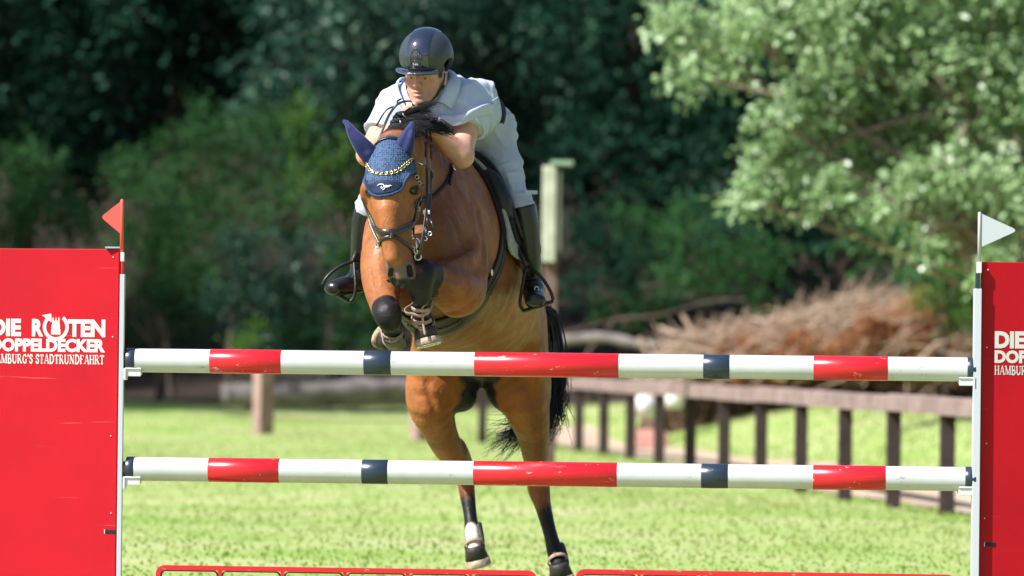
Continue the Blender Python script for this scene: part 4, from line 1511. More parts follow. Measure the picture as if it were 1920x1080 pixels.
set_attr(HORSE_ME, 'muzzle', (1 - np.clip(leg_mask(V) * 1.6, 0, 1)) * np.maximum.reduce([1 - smooth01(d1_, .01, .062), .9 - .9 * smooth01(d2_, .008, .05), .8 - .8 * smooth01(d3_, .006, .042), .85 - .85 * smooth01(d4_, .008, .05)]))


def coat_material():
    m = bpy.data.materials.new('bay_coat')
    m.use_nodes = True
    nt = m.node_tree
    N, L = nt.nodes, nt.links
    b = N['Principled BSDF']
    tc = N.new('ShaderNodeTexCoord')

    def noise(scale, detail=5, vec=None, rough=.6):
        n = N.new('ShaderNodeTexNoise')
        n.inputs['Scale'].default_value = scale
        n.inputs['Detail'].default_value = detail
        n.inputs['Roughness'].default_value = rough
        L.new(vec or tc.outputs['Object'], n.inputs['Vector'])
        return n

    def mix(a, bb, fac):
        x = N.new('ShaderNodeMix')
        x.data_type = 'RGBA'
        for s, v in (('A', a), ('B', bb)):
            if isinstance(v, tuple):
                x.inputs[s].default_value = (*v, 1)
            else:
                L.new(v, x.inputs[s])
        if isinstance(fac, float):
            x.inputs['Factor'].default_value = fac
        else:
            L.new(fac, x.inputs['Factor'])
        return x.outputs['Result']

    def rng_(v, a, c, lo=0., hi=1.):
        r = N.new('ShaderNodeMapRange')
        r.interpolation_type = 'SMOOTHSTEP'
        r.inputs['From Min'].default_value = a
        r.inputs['From Max'].default_value = c
        r.inputs['To Min'].default_value = lo
        r.inputs['To Max'].default_value = hi
        L.new(v, r.inputs['Value'])
        return r.outputs['Result']

    def attr(nm):
        a = N.new('ShaderNodeAttribute')
        a.attribute_name = nm
        return a.outputs['Fac']
    n1 = noise(3.2)
    n2 = noise(16, 6)
    c = mix((0.33, 0.118, 0.037), (0.185, 0.060, 0.019), rng_(n1.outputs['Fac'], .35, .68))
    c = mix(c, (0.43, 0.175, 0.066), rng_(n2.outputs['Fac'], .55, .8, 0, .35))
    n4 = noise(55, 5)
    c = mix(c, (0.12, 0.045, 0.018), rng_(n4.outputs['Fac'], .5, .7, 0, .45))
    n5 = noise(2.1, 3)
    c = mix(c, (0.085, 0.030, 0.012), rng_(n5.outputs['Fac'], .42, .7, 0, .7))
    n6 = noise(11, 5)
    c = mix(c, (0.14, 0.05, 0.02), rng_(n6.outputs['Fac'], .5, .72, 0, .45))
    c = mix(c, (0.25, 0.072, 0.014), rng_(attr('belly'), .1, .9, 0, .65))  # redder, darker belly colour offsets the light bounced up from the grass
    n3 = noise(26, 4)
    add = N.new('ShaderNodeMath')
    add.operation = 'MULTIPLY_ADD'
    L.new(n3.outputs['Fac'], add.inputs[0])
    add.inputs[1].default_value = .5
    L.new(attr('points'), add.inputs[2])
    c = mix(c, (0.115, 0.092, 0.088), rng_(attr('muzzle'), .02, .8, 0., .95))
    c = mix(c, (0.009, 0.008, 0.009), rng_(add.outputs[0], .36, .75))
    c = mix(c, (0.62, 0.57, 0.52), attr('sock'))
    L.new(c, b.inputs['Base Color'])
    b.inputs['Roughness'].default_value = .42
    L.new(rng_(n2.outputs['Fac'], .3, .7, .42, .62), b.inputs['Roughness'])
    b.inputs['Specular IOR Level'].default_value = .25
    b.inputs['Sheen Weight'].default_value = .0
    b.inputs['Sheen Roughness'].default_value = .35
    # short hair lies along the body: stretched fine noise, plus skin veins and muscle texture
    mp = N.new('ShaderNodeMapping')
    mp.inputs['Scale'].default_value = (150, 150, 150)
    L.new(tc.outputs['Object'], mp.inputs['Vector'])
    hair = noise(1.0, 3, mp.outputs['Vector'])
    bp = N.new('ShaderNodeBump')
    bp.inputs['Strength'].default_value = .3
    bp.inputs['Distance'].default_value = .002
    L.new(hair.outputs['Fac'], bp.inputs['Height'])
    mus = noise(9, 3)
    bp2 = N.new('ShaderNodeBump')
    bp2.inputs['Strength'].default_value = .32
    bp2.inputs['Distance'].default_value = .03
    L.new(mus.outputs['Fac'], bp2.inputs['Height'])
    vo = N.new('ShaderNodeTexVoronoi')
    vo.feature = 'DISTANCE_TO_EDGE'
    vo.inputs['Scale'].default_value = 7.5
    wv = noise(6, 3)
    vm = N.new('ShaderNodeMix')
    vm.data_type = 'VECTOR'
    vm.inputs['Factor'].default_value = .25
    L.new(tc.outputs['Object'], vm.inputs['A'])
    L.new(wv.outputs['Color'], vm.inputs['B'])
    L.new(vm.outputs['Result'], vo.inputs['Vector'])
    bp3 = N.new('ShaderNodeBump')
    bp3.inputs['Strength'].default_value = .14
    bp3.inputs['Distance'].default_value = .006
    bp3.invert = True
    L.new(rng_(vo.outputs['Distance'], 0, .05), bp3.inputs['Height'])
    L.new(bp2.outputs['Normal'], bp3.inputs['Normal'])
    L.new(bp3.outputs['Normal'], bp.inputs['Normal'])
    L.new(bp.outputs['Normal'], b.inputs['Normal'])
    return m


M_COAT = coat_material()
M_HAIR = mat('black_hair', (0.011, 0.011, 0.013), .55, .18)
M_EYE = mat('horse_eye', (0.012, 0.006, 0.004), .05, .8)
M_HOOF = mat('hoof_horn', (0.42, 0.34, 0.24), .6, .3, noise=.6, nscale=30, bump=.3, bscale=50)
M_LEATHER = mat('dark_leather', (0.02, 0.016, 0.016), .34, .55, noise=.3, nscale=40, bump=.12, bscale=160)
M_BROWNL = mat('brown_leather', (0.024, 0.014, 0.011), .5, .25, noise=.35, nscale=30, bump=.12, bscale=140)
M_STEEL = mat('polished_steel', (0.72, 0.71, 0.69), .18, .5, 1.0)
M_BRASS = mat('brass', (0.72, 0.55, 0.26), .25, .5, 1.0)
M_TAN = mat('tan_strap', (0.36, 0.25, 0.195), .7, .3, noise=.4, nscale=50, bump=.2, bscale=200)
M_NAVY = mat('navy_lycra', (0.020, 0.026, 0.105), .75, .2, sheen=.25, noise=.25, nscale=30, bump=.15, bscale=220)

horse = empty('horse', P(900, 1080, 1.3) * (1, 1, 0), 'bay horse with black legs and plaited mane jumping over the striped poles', 'horse')
link_mesh('body', HORSE_ME, M_COAT, horse)
for e, sgn in ((EYE_L, 1), (EYE_R, -1)):
    MB().sphere(e, .0195, 16, 10).build('eye', M_EYE, horse, True)

# hooves: dark wall and heel, pale worn rim
M_HOOFD = mat('dark_hoof', (0.035, 0.028, 0.025), .55, .35, noise=.5, nscale=30, bump=.4, bscale=50)


def hoof(a, b, r0, r1):
    a, b = np.asarray(a), np.asarray(b)
    d = b - a
    ax = nrm(d)
    o_ = MB().tube([a - d * .06, a, a + d * .12, a + d * .62], [r0 * .8, r0 * .98, r0 * 1.02, r0 + (r1 - r0) * .68], 26, True, 1.1, (0, -1, 0)).build('hoof', M_HOOFD, horse, True)
    MB().tube([a + d * .56, a + d * .6, a + d * .93, b], [r0 * .8, r0 + (r1 - r0) * .74, r1, r1 * .95], 26, True, 1.1, (0, -1, 0)).build('hoof_rim', M_HOOF, o_, True)
    MB().torus(b, r1 * .8, .005, ax, 24, 6, up=(0, -1, 0)).build('shoe', M_STEEL, o_, True)
    return o_


hoof(P(796, 614, .19), P(804, 647, .185), .045, .060)
hoof(P(733, 641, .40), P(712, 629, .43), .042, .054)
hoof(P(889, 1026, 2.12), P(898, 1062, 2.13), .045, .06)
hoof(P(1047, 1058, 2.12), P(1056, 1094, 2.13), .045, .06)


def hair_lock(root, mid, tip, r, n, strand=.0016, seed=0, wav=.006, spread_tip=1.6):
    rg = np.random.default_rng(seed)
    mb = MB()
    for i in range(n):
        o = rg.normal(size=3) * r
        m_ = np.asarray(mid) + o * 1.2 + rg.normal(size=3) * wav
        t_ = np.asarray(tip) + o * spread_tip + rg.normal(size=3) * wav * 2.5
        sh = rg.uniform(.75, 1.06)
        c = crom([np.asarray(root) + o * .6, m_, np.asarray(root) * (1 - sh) + t_ * sh], 5)
        mb.tube(c, np.linspace(strand, strand * .35, len(c)), 4, False)
    core = crom([root, np.asarray(mid), np.asarray(root) * .12 + np.asarray(tip) * .88], 6)
    mb.tube(core, np.interp(np.linspace(0, 1, len(core)), [0, .25, .7, 1], [r * .9, r * 1.35, r * .9, r * .12]), 8)
    return mb


# plaits of the mane, thrown up and to the side, each ended by a pale rubber band
mane = MB()
for i, (x, y, d, tx, ty, td) in enumerate([(722, 250, .2, 792, 244, .12), (724, 240, .24, 806, 234, .15), (728, 231, .28, 812, 220, .18), (733, 223, .32, 818, 192, .22),
                                           (745, 220, .36, 808, 208, .28), (734, 254, .18, 788, 254, .12)]):
    a, t = P(x, y, d), P(tx, ty, td)
    mid = (a * .55 + t * .45) + np.array([0, -.02, .012])
    cr = P(x + 8, y + 18, d + .03)
    # the plait itself: three twisted rolls
    br = MB()
    for k in range(3):
        cc = []
        for q in np.linspace(0, 1, 14):
            base = cr * (1 - q) ** 2 + 2 * q * (1 - q) * (a + np.array([0, -.02, .02])) + q * q * (a * .7 + t * .3)
            ang = q * 9 + k * 2.09
            base = base + np.array([0, math.cos(ang), math.sin(ang)]) * .007
            cc.append(base)
        br.tube(cc, .0085, 6)
    br.build('plait', M_HAIR, horse, True)
    st = a * .7 + t * .3
    MB().torus(st, .011, .0035, t - a, 10, 6).build('plait_band', mat('plait_band', (.6, .6, .62), .4) if i == 0 else bpy.data.materials['plait_band'], horse, True)
    hair_lock(st, st * .5 + t * .5 + np.array([0, -.004, .004]), t, .0078, 150, .0008, i + 1, .0014, .75).build('mane_lock', M_HAIR, horse, True)
hair_lock(P(800, 230, .3), P(825, 237, .3), P(848, 252, .33), .010, 160, .0009, 31, .002, .8).build('mane_lock', M_HAIR, horse, True)
hair_lock(P(780, 232, .3), P(812, 240, .28), P(838, 243, .3), .010, 160, .0009, 32, .002, .8).build('mane_lock', M_HAIR, horse, True)
# tail
tail = MB()
rg = np.random.default_rng(5)
for i in range(620):
    o = rg.normal(size=3) * (.022, .03, .02)
    c = [P(985, 575, 2.66) + o * .5, P(1022, 590, 2.72) + o * .8, P(1034, 650, 2.74) + o, P(1038, 720, 2.72) + o * 1.1]
    if i % 5 < 3:
        c += [P(1034, 780, 2.68) + o * 1.1, P(1022 - rg.uniform(0, 12), 815 + rg.uniform(-10, 20), 2.66) + o]
        if i % 5 < 2:
            c = c[:4] + [P(1020, 770, 2.7) + o, P(985, 800, 2.7) + o * 1.1, P(945 + rg.uniform(-18, 20), 815 + rg.uniform(-16, 36), 2.68) + o * 1.5]
    else:
        c += [P(1044 + rg.uniform(-6, 8), 760 + rg.uniform(-20, 40), 2.7) + o * 1.7]
    c = np.array(c)
    c[2:] += rg.normal(size=(len(c) - 2, 3)) * .009
    cc = crom(c, 4)
    tail.tube(cc, np.linspace(.0026, .0009, len(cc)), 4, False)
tail.build('tail', M_HAIR, horse, True)
# ------------------------------------------------------------------ tack
def horse_sub(lo, hi, h):
    """A finer copy of part of the horse field."""
    f = Field(lo, hi, h)
    X, Y, Z = np.meshgrid(f.ax[0], f.ax[1], f.ax[2], indexing='ij')
    pts = np.stack([X, Y, Z], -1)
    f.g = HORSE.sample(pts).astype(np.float32)
    f.pts = pts
    return f


def shell(f, cut, t0, t1, smooth=2):
    g = np.maximum.reduce([f.g - t1, t0 - f.g, cut.astype(np.float32)])
    return f.mesh(smooth, g)


def bbox_px(pts, pad):
    q = np.array(pts)
    return q.min(0) - pad, q.max(0) + pad


# --- ear bonnet
M_CROCHET = bpy.data.materials.new('navy_crochet')
M_CROCHET.use_nodes = True
_n, _l = M_CROCHET.node_tree.nodes, M_CROCHET.node_tree.links
_b = _n['Principled BSDF']
_tc = _n.new('ShaderNodeTexCoord')
_mp = _n.new('ShaderNodeMapping')
_mp.inputs['Scale'].default_value = (1, .0, 1.15)
_vo = _n.new('ShaderNodeTexVoronoi')
_vo.inputs['Scale'].default_value = 105
_vo.inputs['Randomness'].default_value = .45
_l.new(_tc.outputs['Object'], _mp.inputs['Vector'])
_l.new(_mp.outputs['Vector'], _vo.inputs['Vector'])
_cr = _n.new('ShaderNodeValToRGB')
_cr.color_ramp.elements[0].position = .16
_cr.color_ramp.elements[0].color = (0.003, 0.006, 0.018, 1)
_cr.color_ramp.elements[1].position = .48
_cr.color_ramp.elements[1].color = (0.034, 0.074, 0.165, 1)
_l.new(_vo.outputs['Distance'], _cr.inputs['Fac'])
_l.new(_cr.outputs['Color'], _b.inputs['Base Color'])
_bp = _n.new('ShaderNodeBump')
_bp.inputs['Strength'].default_value = .8
_bp.inputs['Distance'].default_value = .004
_l.new(_vo.outputs['Distance'], _bp.inputs['Height'])
_l.new(_bp.outputs['Normal'], _b.inputs['Normal'])
_b.inputs['Roughness'].default_value = .8
M_NAVYP = mat('navy_patch', (0.012, 0.026, 0.075), .7, .3, noise=.3, nscale=60, bump=.2, bscale=300)
M_NAVYT = mat('navy_trim', (0.04, 0.075, 0.19), .85, .2, noise=.5, nscale=150, bump=.6, bscale=250)
M_WHITET = mat('white_thread', (.8, .8, .8), .7)

bonnet = empty('ear_bonnet', P(735, 300, .1), 'navy crocheted ear bonnet with white signature on the forehead of the horse', 'ear bonnet')
hc = P(731, 330, .06)
hf = horse_sub(P(640, 380, -.2) , P(815, 236, .3), .0042)
px_, py_ = proj_px(hf.pts.reshape(-1, 3))
px_ = px_.reshape(hf.g.shape)
# lateral coordinate on the head and lower border of the hood
lat = ((hf.pts - hc) @ LAT)
fw = ((hf.pts - hc) @ FACE)
zz = hf.pts[..., 2]
ztip = P(722, 368, -.06)[2]
border = np.minimum(ztip + np.where(lat < 0, 11.5, 8.5) * lat ** 2, P(722, 306, 0)[2])
back = -fw - .03 - np.maximum(0, zz - P(735, 290, 0)[2]) * 1.4
top = zz - P(735, 244, .1)[2]
# keep clear of the ears
earcut = np.full(hf.g.shape, -1.0)
# the hood is laid on the head alone: rebuild the head without ears so that it stays smooth
hd = Field(hf.lo, hf.ax[0][-1:].tolist() + hf.ax[1][-1:].tolist() + hf.ax[2][-1:].tolist(), .0042)
hd.limb([(P(735, 286, .12), .058, .075), (P(734, 314, .08), .088, .108), (P(733, 352, .06), .105, .125), (P(735, 385, .04), .092, .115), (P(739, 425, .01), .073, .09)], .03, FACE, 5)
hd.limb([(hp(763, 340, -.02), .022, .022), (hp(776, 350, .0), .026, .024), (hp(781, 363, .02), .02, .022)], .022, FACE, 3)
hd.limb([(hp(700, 342, -.02), .022, .022), (hp(688, 352, .01), .026, .024), (hp(684, 366, .03), .02, .022)], .022, FACE, 3)
nmin = np.minimum(np.array(hd.g.shape), np.array(hf.g.shape))
hd.g = hd.g[:nmin[0], :nmin[1], :nmin[2]]
sl_ = tuple(slice(0, q) for q in nmin)
hd.n = nmin
cut = np.maximum.reduce([(border - zz)[sl_], back[sl_], top[sl_]])
g_ = np.maximum.reduce([hd.g - .0095, .001 - hd.g, cut.astype(np.float32)])
Vb, Fb = hd.mesh(2, g_)
link_mesh('hood', mesh_from(Vb, Fb, True), M_CROCHET, bonnet)
for e, nm in ((EAR_R, 'ear_cover'), (EAR_L, 'ear_cover')):
    lo_, hi_ = bbox_px([q[0] for q in e], .07)
    ef = Field(lo_, hi_, .0036)
    ef.limb([(q[0], q[1] + .006, q[2] + .006) for q in e], .01, FACE, 5, .03)
    # the hollow of the ear shows as a soft fold
    ef.limb([(q[0] + FACE * (q[2] + .014), q[1] * .3, .01) for q in e[1:4]], .016, FACE, 4, .03, op='sub')
    ve, fe = ef.mesh(2)
    link_mesh(nm, mesh_from(ve, fe, True), M_NAVY, bonnet)


def on_head(px, py, off, dy=-.08):
    return hd.project(P(px, py, dy)[None], off)[0]


# smooth patch and border roll
bl = np.linspace(-.112, .112, 41)
path = []
for l in bl:
    z = min(ztip + (11.5 if l < 0 else 8.5) * l ** 2, P(722, 306, 0)[2])
    path.append(hc + LAT * l + FACE * .09 + np.array([0, 0, z - hc[2]]))
path = hd.project(np.array(path), .008)
MB().tube(path, .0062, 8, True).build('trim', M_NAVYT, bonnet, True)
pv, pf = [], []
nu, nv = 25, 9
for j in range(nv):
    for i in range(nu):
        l = -.066 + .132 * i / (nu - 1)
        zb = ztip + (11.5 if l < 0 else 8.5) * l ** 2 + .004
        zt = P(722, 342, -.06)[2] - .06 * abs(l)
        z = zb + (max(zt, zb) - zb) * j / (nv - 1)
        pv.append(hc + LAT * l + FACE * .1 + np.array([0, 0, z - hc[2]]))
pv = hd.project(np.array(pv), .0122)
pf = [(j * nu + i, j * nu + i + 1, (j + 1) * nu + i + 1, (j + 1) * nu + i) for j in range(nv - 1) for i in range(nu - 1)]
mb = MB().add(pv, pf)
o = mb.build('patch', M_NAVYP, bonnet, True)
sm = o.modifiers.new('thick', 'SOLIDIFY')
sm.thickness = .003
lg = MB()
for st in ([(703, 347), (706, 344), (711, 343), (716, 344), (719, 347), (723, 346)], [(713, 347), (711, 350), (714, 351), (719, 347), (721, 349), (719, 353), (715, 355)],
           [(721, 350), (723, 346), (725, 350), (727, 346), (729, 349), (731, 346), (735, 347)]):
    c = hd.project(crom([P(a, b, -.1) for a, b in st], 4), .0155)
    lg.tube(c, .0017, 6)
lg.build('signature', M_WHITET, bonnet, True)

# --- bridle
bridle = empty('bridle', P(745, 400, 0), 'black leather bridle with gold chain browband, noseband and reins on the horse', 'bridle')


def hstrap(nm, px, width, thick=.005, off=.003, m=M_LEATHER, field=HORSE, parent=None):
    mb_ = MB()
    c, N_ = strap(mb_, field, [hit(q[0], q[1]) if q[2] is None else P(*q) for q in px], width, thick, off, 7)
    mb_.build(nm, m, parent or bridle, True)
    return c, N_


# browband: base strap with gold links
bb = hd.project(crom([P(*q) for q in [(675, 303, .05), (684, 313, -.02), (703, 320, -.07), (724, 322, -.08), (748, 317, -.07), (766, 305, -.02), (775, 296, .05)]], 8), .012)
chain = MB()
acc = [0]
for i in range(1, len(bb)):
    acc.append(acc[-1] + np.linalg.norm(bb[i] - bb[i - 1]))
acc = np.array(acc)
for k, s_ in enumerate(np.arange(0, acc[-1], .0105)):
    p_ = np.array([np.interp(s_, acc, bb[:, j]) for j in range(3)])
    t_ = np.array([np.interp(min(s_ + .004, acc[-1]), acc, bb[:, j]) for j in range(3)]) - p_
    n_ = hd.grad(p_[None])[0]
    if np.linalg.norm(t_) < 1e-5:
        continue
    chain.torus(p_, .0062, .0019, nrm(n_ + nrm(t_) * (.5 if k % 2 else -.5)), 10, 6, up=np.cross(n_, t_))
chain.build('browband_chain', M_BRASS, bridle, True)
hstrap('cheekpiece', [(773, 296, .07), (777, 325, .05), (781, 350, .05), (781, 385, .03), (779, 415, .01), (777, 440, -.01)], .019, .007, .005)
hstrap('cheekpiece', [(676, 304, .08), (678, 335, .06), (683, 385, .04), (692, 408, .02), (703, 432, -.02)], .014)
hstrap('noseband', [(702, 424, .03), (708, 431, -.04), (724, 435, -.1), (742, 434, -.11), (760, 429, -.08), (776, 420, -.02), (784, 414, .05)], .024, .011, .002)
hstrap('flash_strap', [(712, 461, .0), (717, 452, -.06), (728, 445, -.1), (740, 444, -.11), (755, 449, -.1), (766, 458, -.07), (773, 472, -.02), (777, 488, .03)], .014, .006)
hstrap('flash_loop', [(735, 437, -.11), (734, 446, -.12)], .016, .012)
hstrap('headpiece', [(698, 282, .08), (708, 266, .06), (722, 259, .05), (736, 259, .05), (746, 265, .06), (752, 278, .08)], .016, .006, .012, field=hd)
# throat lash hanging loose
tl = MB()
tl.tube(crom([P(776, 300, .05), P(786, 306, .0), P(800, 312, -.01), (P(811, 322, .05)), P(811, 334, .12), P(803, 344, .14), P(793, 347, .1)], 6), .0048, 6, True, .5, BK)
tl.build('throat_lash', M_LEATHER, bridle, True)
hd_b = MB()
for q in [(778, 333), (781, 345), (786, 392)]:
    p_ = HORSE.project(P(*q, .04)[None], .009)[0]
    hd_b.torus(p_, .0085, .002, HORSE.grad(p_[None])[0] * .4 + np.array(BK), 10, 6)
hd_b.build('buckle', M_BRASS, bridle, True)
bit = MB()
bc = HORSE.project(P(781, 455, -.01)[None], .012)[0]
bit.torus(bc, .020, .0035, nrm((-.1, -1, .1)), 18, 6)
bit.torus(bc + np.array([.006, -.004, -.032]), .012, .003, nrm((.5, -1, 0)), 14, 6)
bit.torus(bc + np.array([.013, -.008, -.058]), .014, .003, nrm((-.2, -1, .1)), 14, 6)
bit.tube([bc + np.array([.002, 0, .024]), bc + np.array([.006, -.004, -.01]), bc + np.array([.011, -.006, -.05])], [.004, .005, .004], 6)
bit.build('bit', M_STEEL, bridle, True)
br_ = HORSE.project(P(709, 458, .0)[None], .01)[0]
MB().torus(br_, .018, .0033, nrm((-1, -.5, 0)), 16, 6).build('bit', M_STEEL, bridle, True)
# reins of the visible side: from the bit up to the hand
rein_a = [bc + np.array([.013, -.012, -.066]), P(790, 462, -.06), P(796, 425, -.04), P(800, 385, .0), P(801, 340, .08), P(799, 295, .17), P(799, 252, .27), P(800, 234, .33)]
rein_b = [bc + np.array([.012, -.01, -.03]), P(795, 440, -.05), P(805, 395, .0), P(808, 345, .07), P(809, 300, .16), P(808, 262, .26), P(803, 236, .33)]
for r_, w_ in ((rein_a, .0065), (rein_b, .0055)):
    MB().tube(crom(r_, 7), w_, 8, True, .35, (0.25, -1, 0)).build('rein', M_LEATHER, bridle, True)
MB().tube(crom([P(712, 458, .02), P(690, 400, .12), P(700, 300, .26), P(722, 232, .3), P(738, 203, .28), P(752, 192, .29), P(770, 190, .33), P(774, 199, .35)], 7), .006, 8, True, .4, BK).build('rein', M_LEATHER, bridle, True)
MB().tube(crom([P(706, 236, .33), P(716, 218, .3), P(726, 205, .3), P(744, 197, .31), P(745, 190, .31), P(753, 185, .33)], 6), .0042, 6, True, .5, BK).build('rein', M_LEATHER, bridle, True)
MB().box(P(793, 400, .0) - (0, .012, .004), P(806, 396, .0) + (0, .006, .004), .002).build('rein_stop', mat('rubber_white', (.6, .6, .6), .5), bridle)
lnk = MB()
for q, (a, b) in enumerate([((800, 404), (799, 424)), ((799, 424), (796, 446)), ((806, 410), (812, 432))]):
    lnk.tube([P(*a, -.035), P((a[0] + b[0]) / 2 + 2, (a[1] + b[1]) / 2, -.05), P(*b, -.045)], .0055, 6, True, .5, BK)
lnk.build('rein_connector', M_LEATHER, bridle, True)
MB().torus(P(797, 447, -.05), .009, .0022, (0.3, -1, .2), 12, 6).torus(P(806, 438, -.05), .008, .002, (-.3, -1, .2), 12, 6).build('ring', M_STEEL, bridle, True)

# --- breastplate neck strap with its buckle
bp_ = empty('martingale', P(840, 340, .5), 'dark brown martingale strap round the base of the neck of the horse', 'martingale')
hstrap('neck_strap', [(848, 306, None), (845, 322, None), (838, 340, None), (824, 358, None), (806, 372, None), (786, 382, None)], .016, .005, .004, M_BROWNL, HORSE, bp_)
hstrap('strap_end', [(846, 318, None), (843, 332, None), (840, 348, None)], .014, .006, .009, M_BROWNL, HORSE, bp_)
q_ = hit(845, 318, .018)
MB().torus(q_, .011, .003, HORSE.grad(q_[None])[0], 12, 6).build('buckle', M_STEEL, bp_, True)

# --- saddle pad, saddle, girth
B2, B4 = P(838, 476, .82), P(890, 548, 1.55)
AX = nrm(B4 - B2)
sf = horse_sub((-.62, 20.45, 1.15), (.22, 21.75, 2.12), .0066)
S_ = (sf.pts - B2) @ AX
SID = nrm(np.cross(AX, (0, 0, 1)))
if SID[0] < 0:
    SID = -SID
UPB = nrm(np.cross(SID, AX))
if UPB[2] < 0:
    UPB = -UPB
latb = (sf.pts - B2) @ SID
hgt = (sf.pts - B2) @ UPB
S0 = float((P(876, 312, .96) - B2) @ AX) - .055
M_PAD = mat('aubergine_pad', (0.022, 0.014, 0.02), .8, .25, noise=.3, nscale=40, bump=.3, bscale=160)
M_PADL = mat('grey_pad_lining', (0.34, 0.335, 0.34), .9, .2, noise=.3, nscale=50, bump=.5, bscale=120)
M_SADDLE = mat('black_saddle_leather', (0.011, 0.011, 0.013), .45, .4, noise=.3, nscale=20, bump=.15, bscale=90)
HG_LO = float((P(952, 478, 1.0) - B2) @ UPB)
pad = empty('saddle_pad', P(900, 400, 1.1), 'dark saddle pad with pale grey edging under the saddle', 'saddle pad')


def rcut(s0, s1, lo, fwd=0.0, rad=.06):
    a = np.maximum(s0 - S_ - fwd * smooth01(hgt, lo - .05, lo + .35) * 0, S_ - s1)
    b = lo - hgt
    q = np.sqrt(np.maximum(a + rad, 0) ** 2 + np.maximum(b + rad, 0) ** 2) - rad
    return np.where((a > -rad) & (b > -rad), q, np.maximum(a, b))


V1, F1 = shell(sf, rcut(S0, S0 + .62, HG_LO - .0), .001, .02)
link_mesh('pad_shell', mesh_from(V1, F1, True), M_PAD, pad)
V1, F1 = shell(sf, rcut(S0 + .014, S0 + .62, HG_LO - .03), .02, .036)
link_mesh('pad_lining', mesh_from(V1, F1, True), M_PADL, pad)
saddle = empty('saddle', P(920, 380, 1.1), 'black jumping saddle under the rider on the bay horse', 'saddle')
V1, F1 = shell(sf, rcut(S0 + .04, S0 + .55, HG_LO + .03, rad=.1), .036, .05)
link_mesh('sweat_flap', mesh_from(V1, F1, True), M_PAD, saddle)
V1, F1 = shell(sf, rcut(S0 + .065, S0 + .5, HG_LO + .04, rad=.13), .05, .068)
link_mesh('flap', mesh_from(V1, F1, True), M_SADDLE, saddle)
# knee roll and seat
kr = Field((-.3, 20.6, 1.3), (.3, 21.7, 2.25), .007)
kr.limb([(P(895, 318, .96), .03, .035), (P(922, 338, .92), .04, .045), (P(942, 378, .90), .044, .05), (P(949, 425, .93), .036, .045), (P(948, 456, .98), .024, .03)], .02, BK, 4)
kr.limb([(P(880, 318, 1.0), .09, .05), (P(890, 335, 1.15), .13, .06), (P(898, 345, 1.3), .15, .06), (P(905, 335, 1.45), .14, .06)], .03, UP, 4)
V1, F1 = kr.mesh(2)
link_mesh('seat', mesh_from(V1, F1, True), M_SADDLE, saddle)
girth = empty('girth', P(900, 560, .9), 'dark brown leather girth strap round the belly of the horse', 'girth')
gw = .05 + .045 * smooth01(-hgt, .12, .34)
gc = S0 + .035 + .5 * (hgt - HG_LO - .03)
bandcut = np.maximum(np.abs(S_ - gc - .0) - gw, hgt - (HG_LO + .10))
V1, F1 = shell(sf, bandcut, .0005, .013)
link_mesh('strap', mesh_from(V1, F1, True), M_BROWNL, girth)
bandcut = np.maximum(np.abs(S_ - gc + .002) - .008, hgt - (HG_LO + .10))
V1, F1 = shell(sf, bandcut, .011, .018)
link_mesh('keeper_strip', mesh_from(V1, F1, True), M_LEATHER, girth)
q_ = hit(915, 511, .018)
nq = HORSE.grad(q_[None])[0]
MB().torus(q_, .011, .004, nq, 16, 6).build('stud', M_STEEL, girth, True)

# --- tendon boots on the legs
M_BOOTS = mat('boot_shell', (0.03, 0.026, 0.026), .5, .4, noise=.4, nscale=40, bump=.2, bscale=100)
def tendon_boot(c, label, straps, shell_pts, vdir, sr=.0065):
    e = empty('tendon_boot', c, label, 'horse boot', 'boots on the legs of the horse')
    bf = Field(*bbox_px([s[0] for s in shell_pts], .12), .005)
    bf.limb([(s[0], s[1], s[2]) for s in shell_pts], .02, vdir, 4)
    X, Y, Z = np.meshgrid(*bf.ax, indexing='ij')
    pts = np.stack([X, Y, Z], -1)
    hcut = HORSE.sample(pts) - .016
    g = np.maximum(bf.g, hcut)
    V2, F2 = bf.mesh(2, g)
    if len(F2):
        link_mesh('shell', mesh_from(V2, F2, True), M_BOOTS, e)
    for ctr, ax_, r in straps:
        mb2 = MB()
        ax_ = nrm(ax_)
        ref = nrm(np.cross(ax_, (0.3, 1, .2)))
        w2 = np.cross(ax_, ref)
        ring = np.array([ctr + (ref * math.cos(a) + w2 * math.sin(a)) * .075 for a in np.linspace(0, 2 * math.pi, 40)])
        # wrap the strap on the leg itself
        ring2 = []
        for p in ring:
            d_ = nrm(ctr - p)
            ts = np.linspace(0, .075, 60)
            vals = HORSE.sample(p[None] + ts[:, None] * d_[None])
            i_ = np.argmax(vals < .012)
            t_ = ts[i_] if vals[i_] < .012 else .075 - r
            t_ = min(max(t_, .075 - r * 1.5), .075 - r * .75)
            ring2.append(p + d_ * t_)
        ring2 = np.array(ring2)
        for _ in range(3):
            rr = ring2[:-1]
            rr = (np.roll(rr, 1, 0) + 2 * rr + np.roll(rr, -1, 0)) / 4
            ring2 = np.vstack([rr, rr[:1]])
        mb2.tube(ring2, .0034, 8, False, 2.8, ax_)
        mb2.build('strap', M_TAN, e, True)
    return e


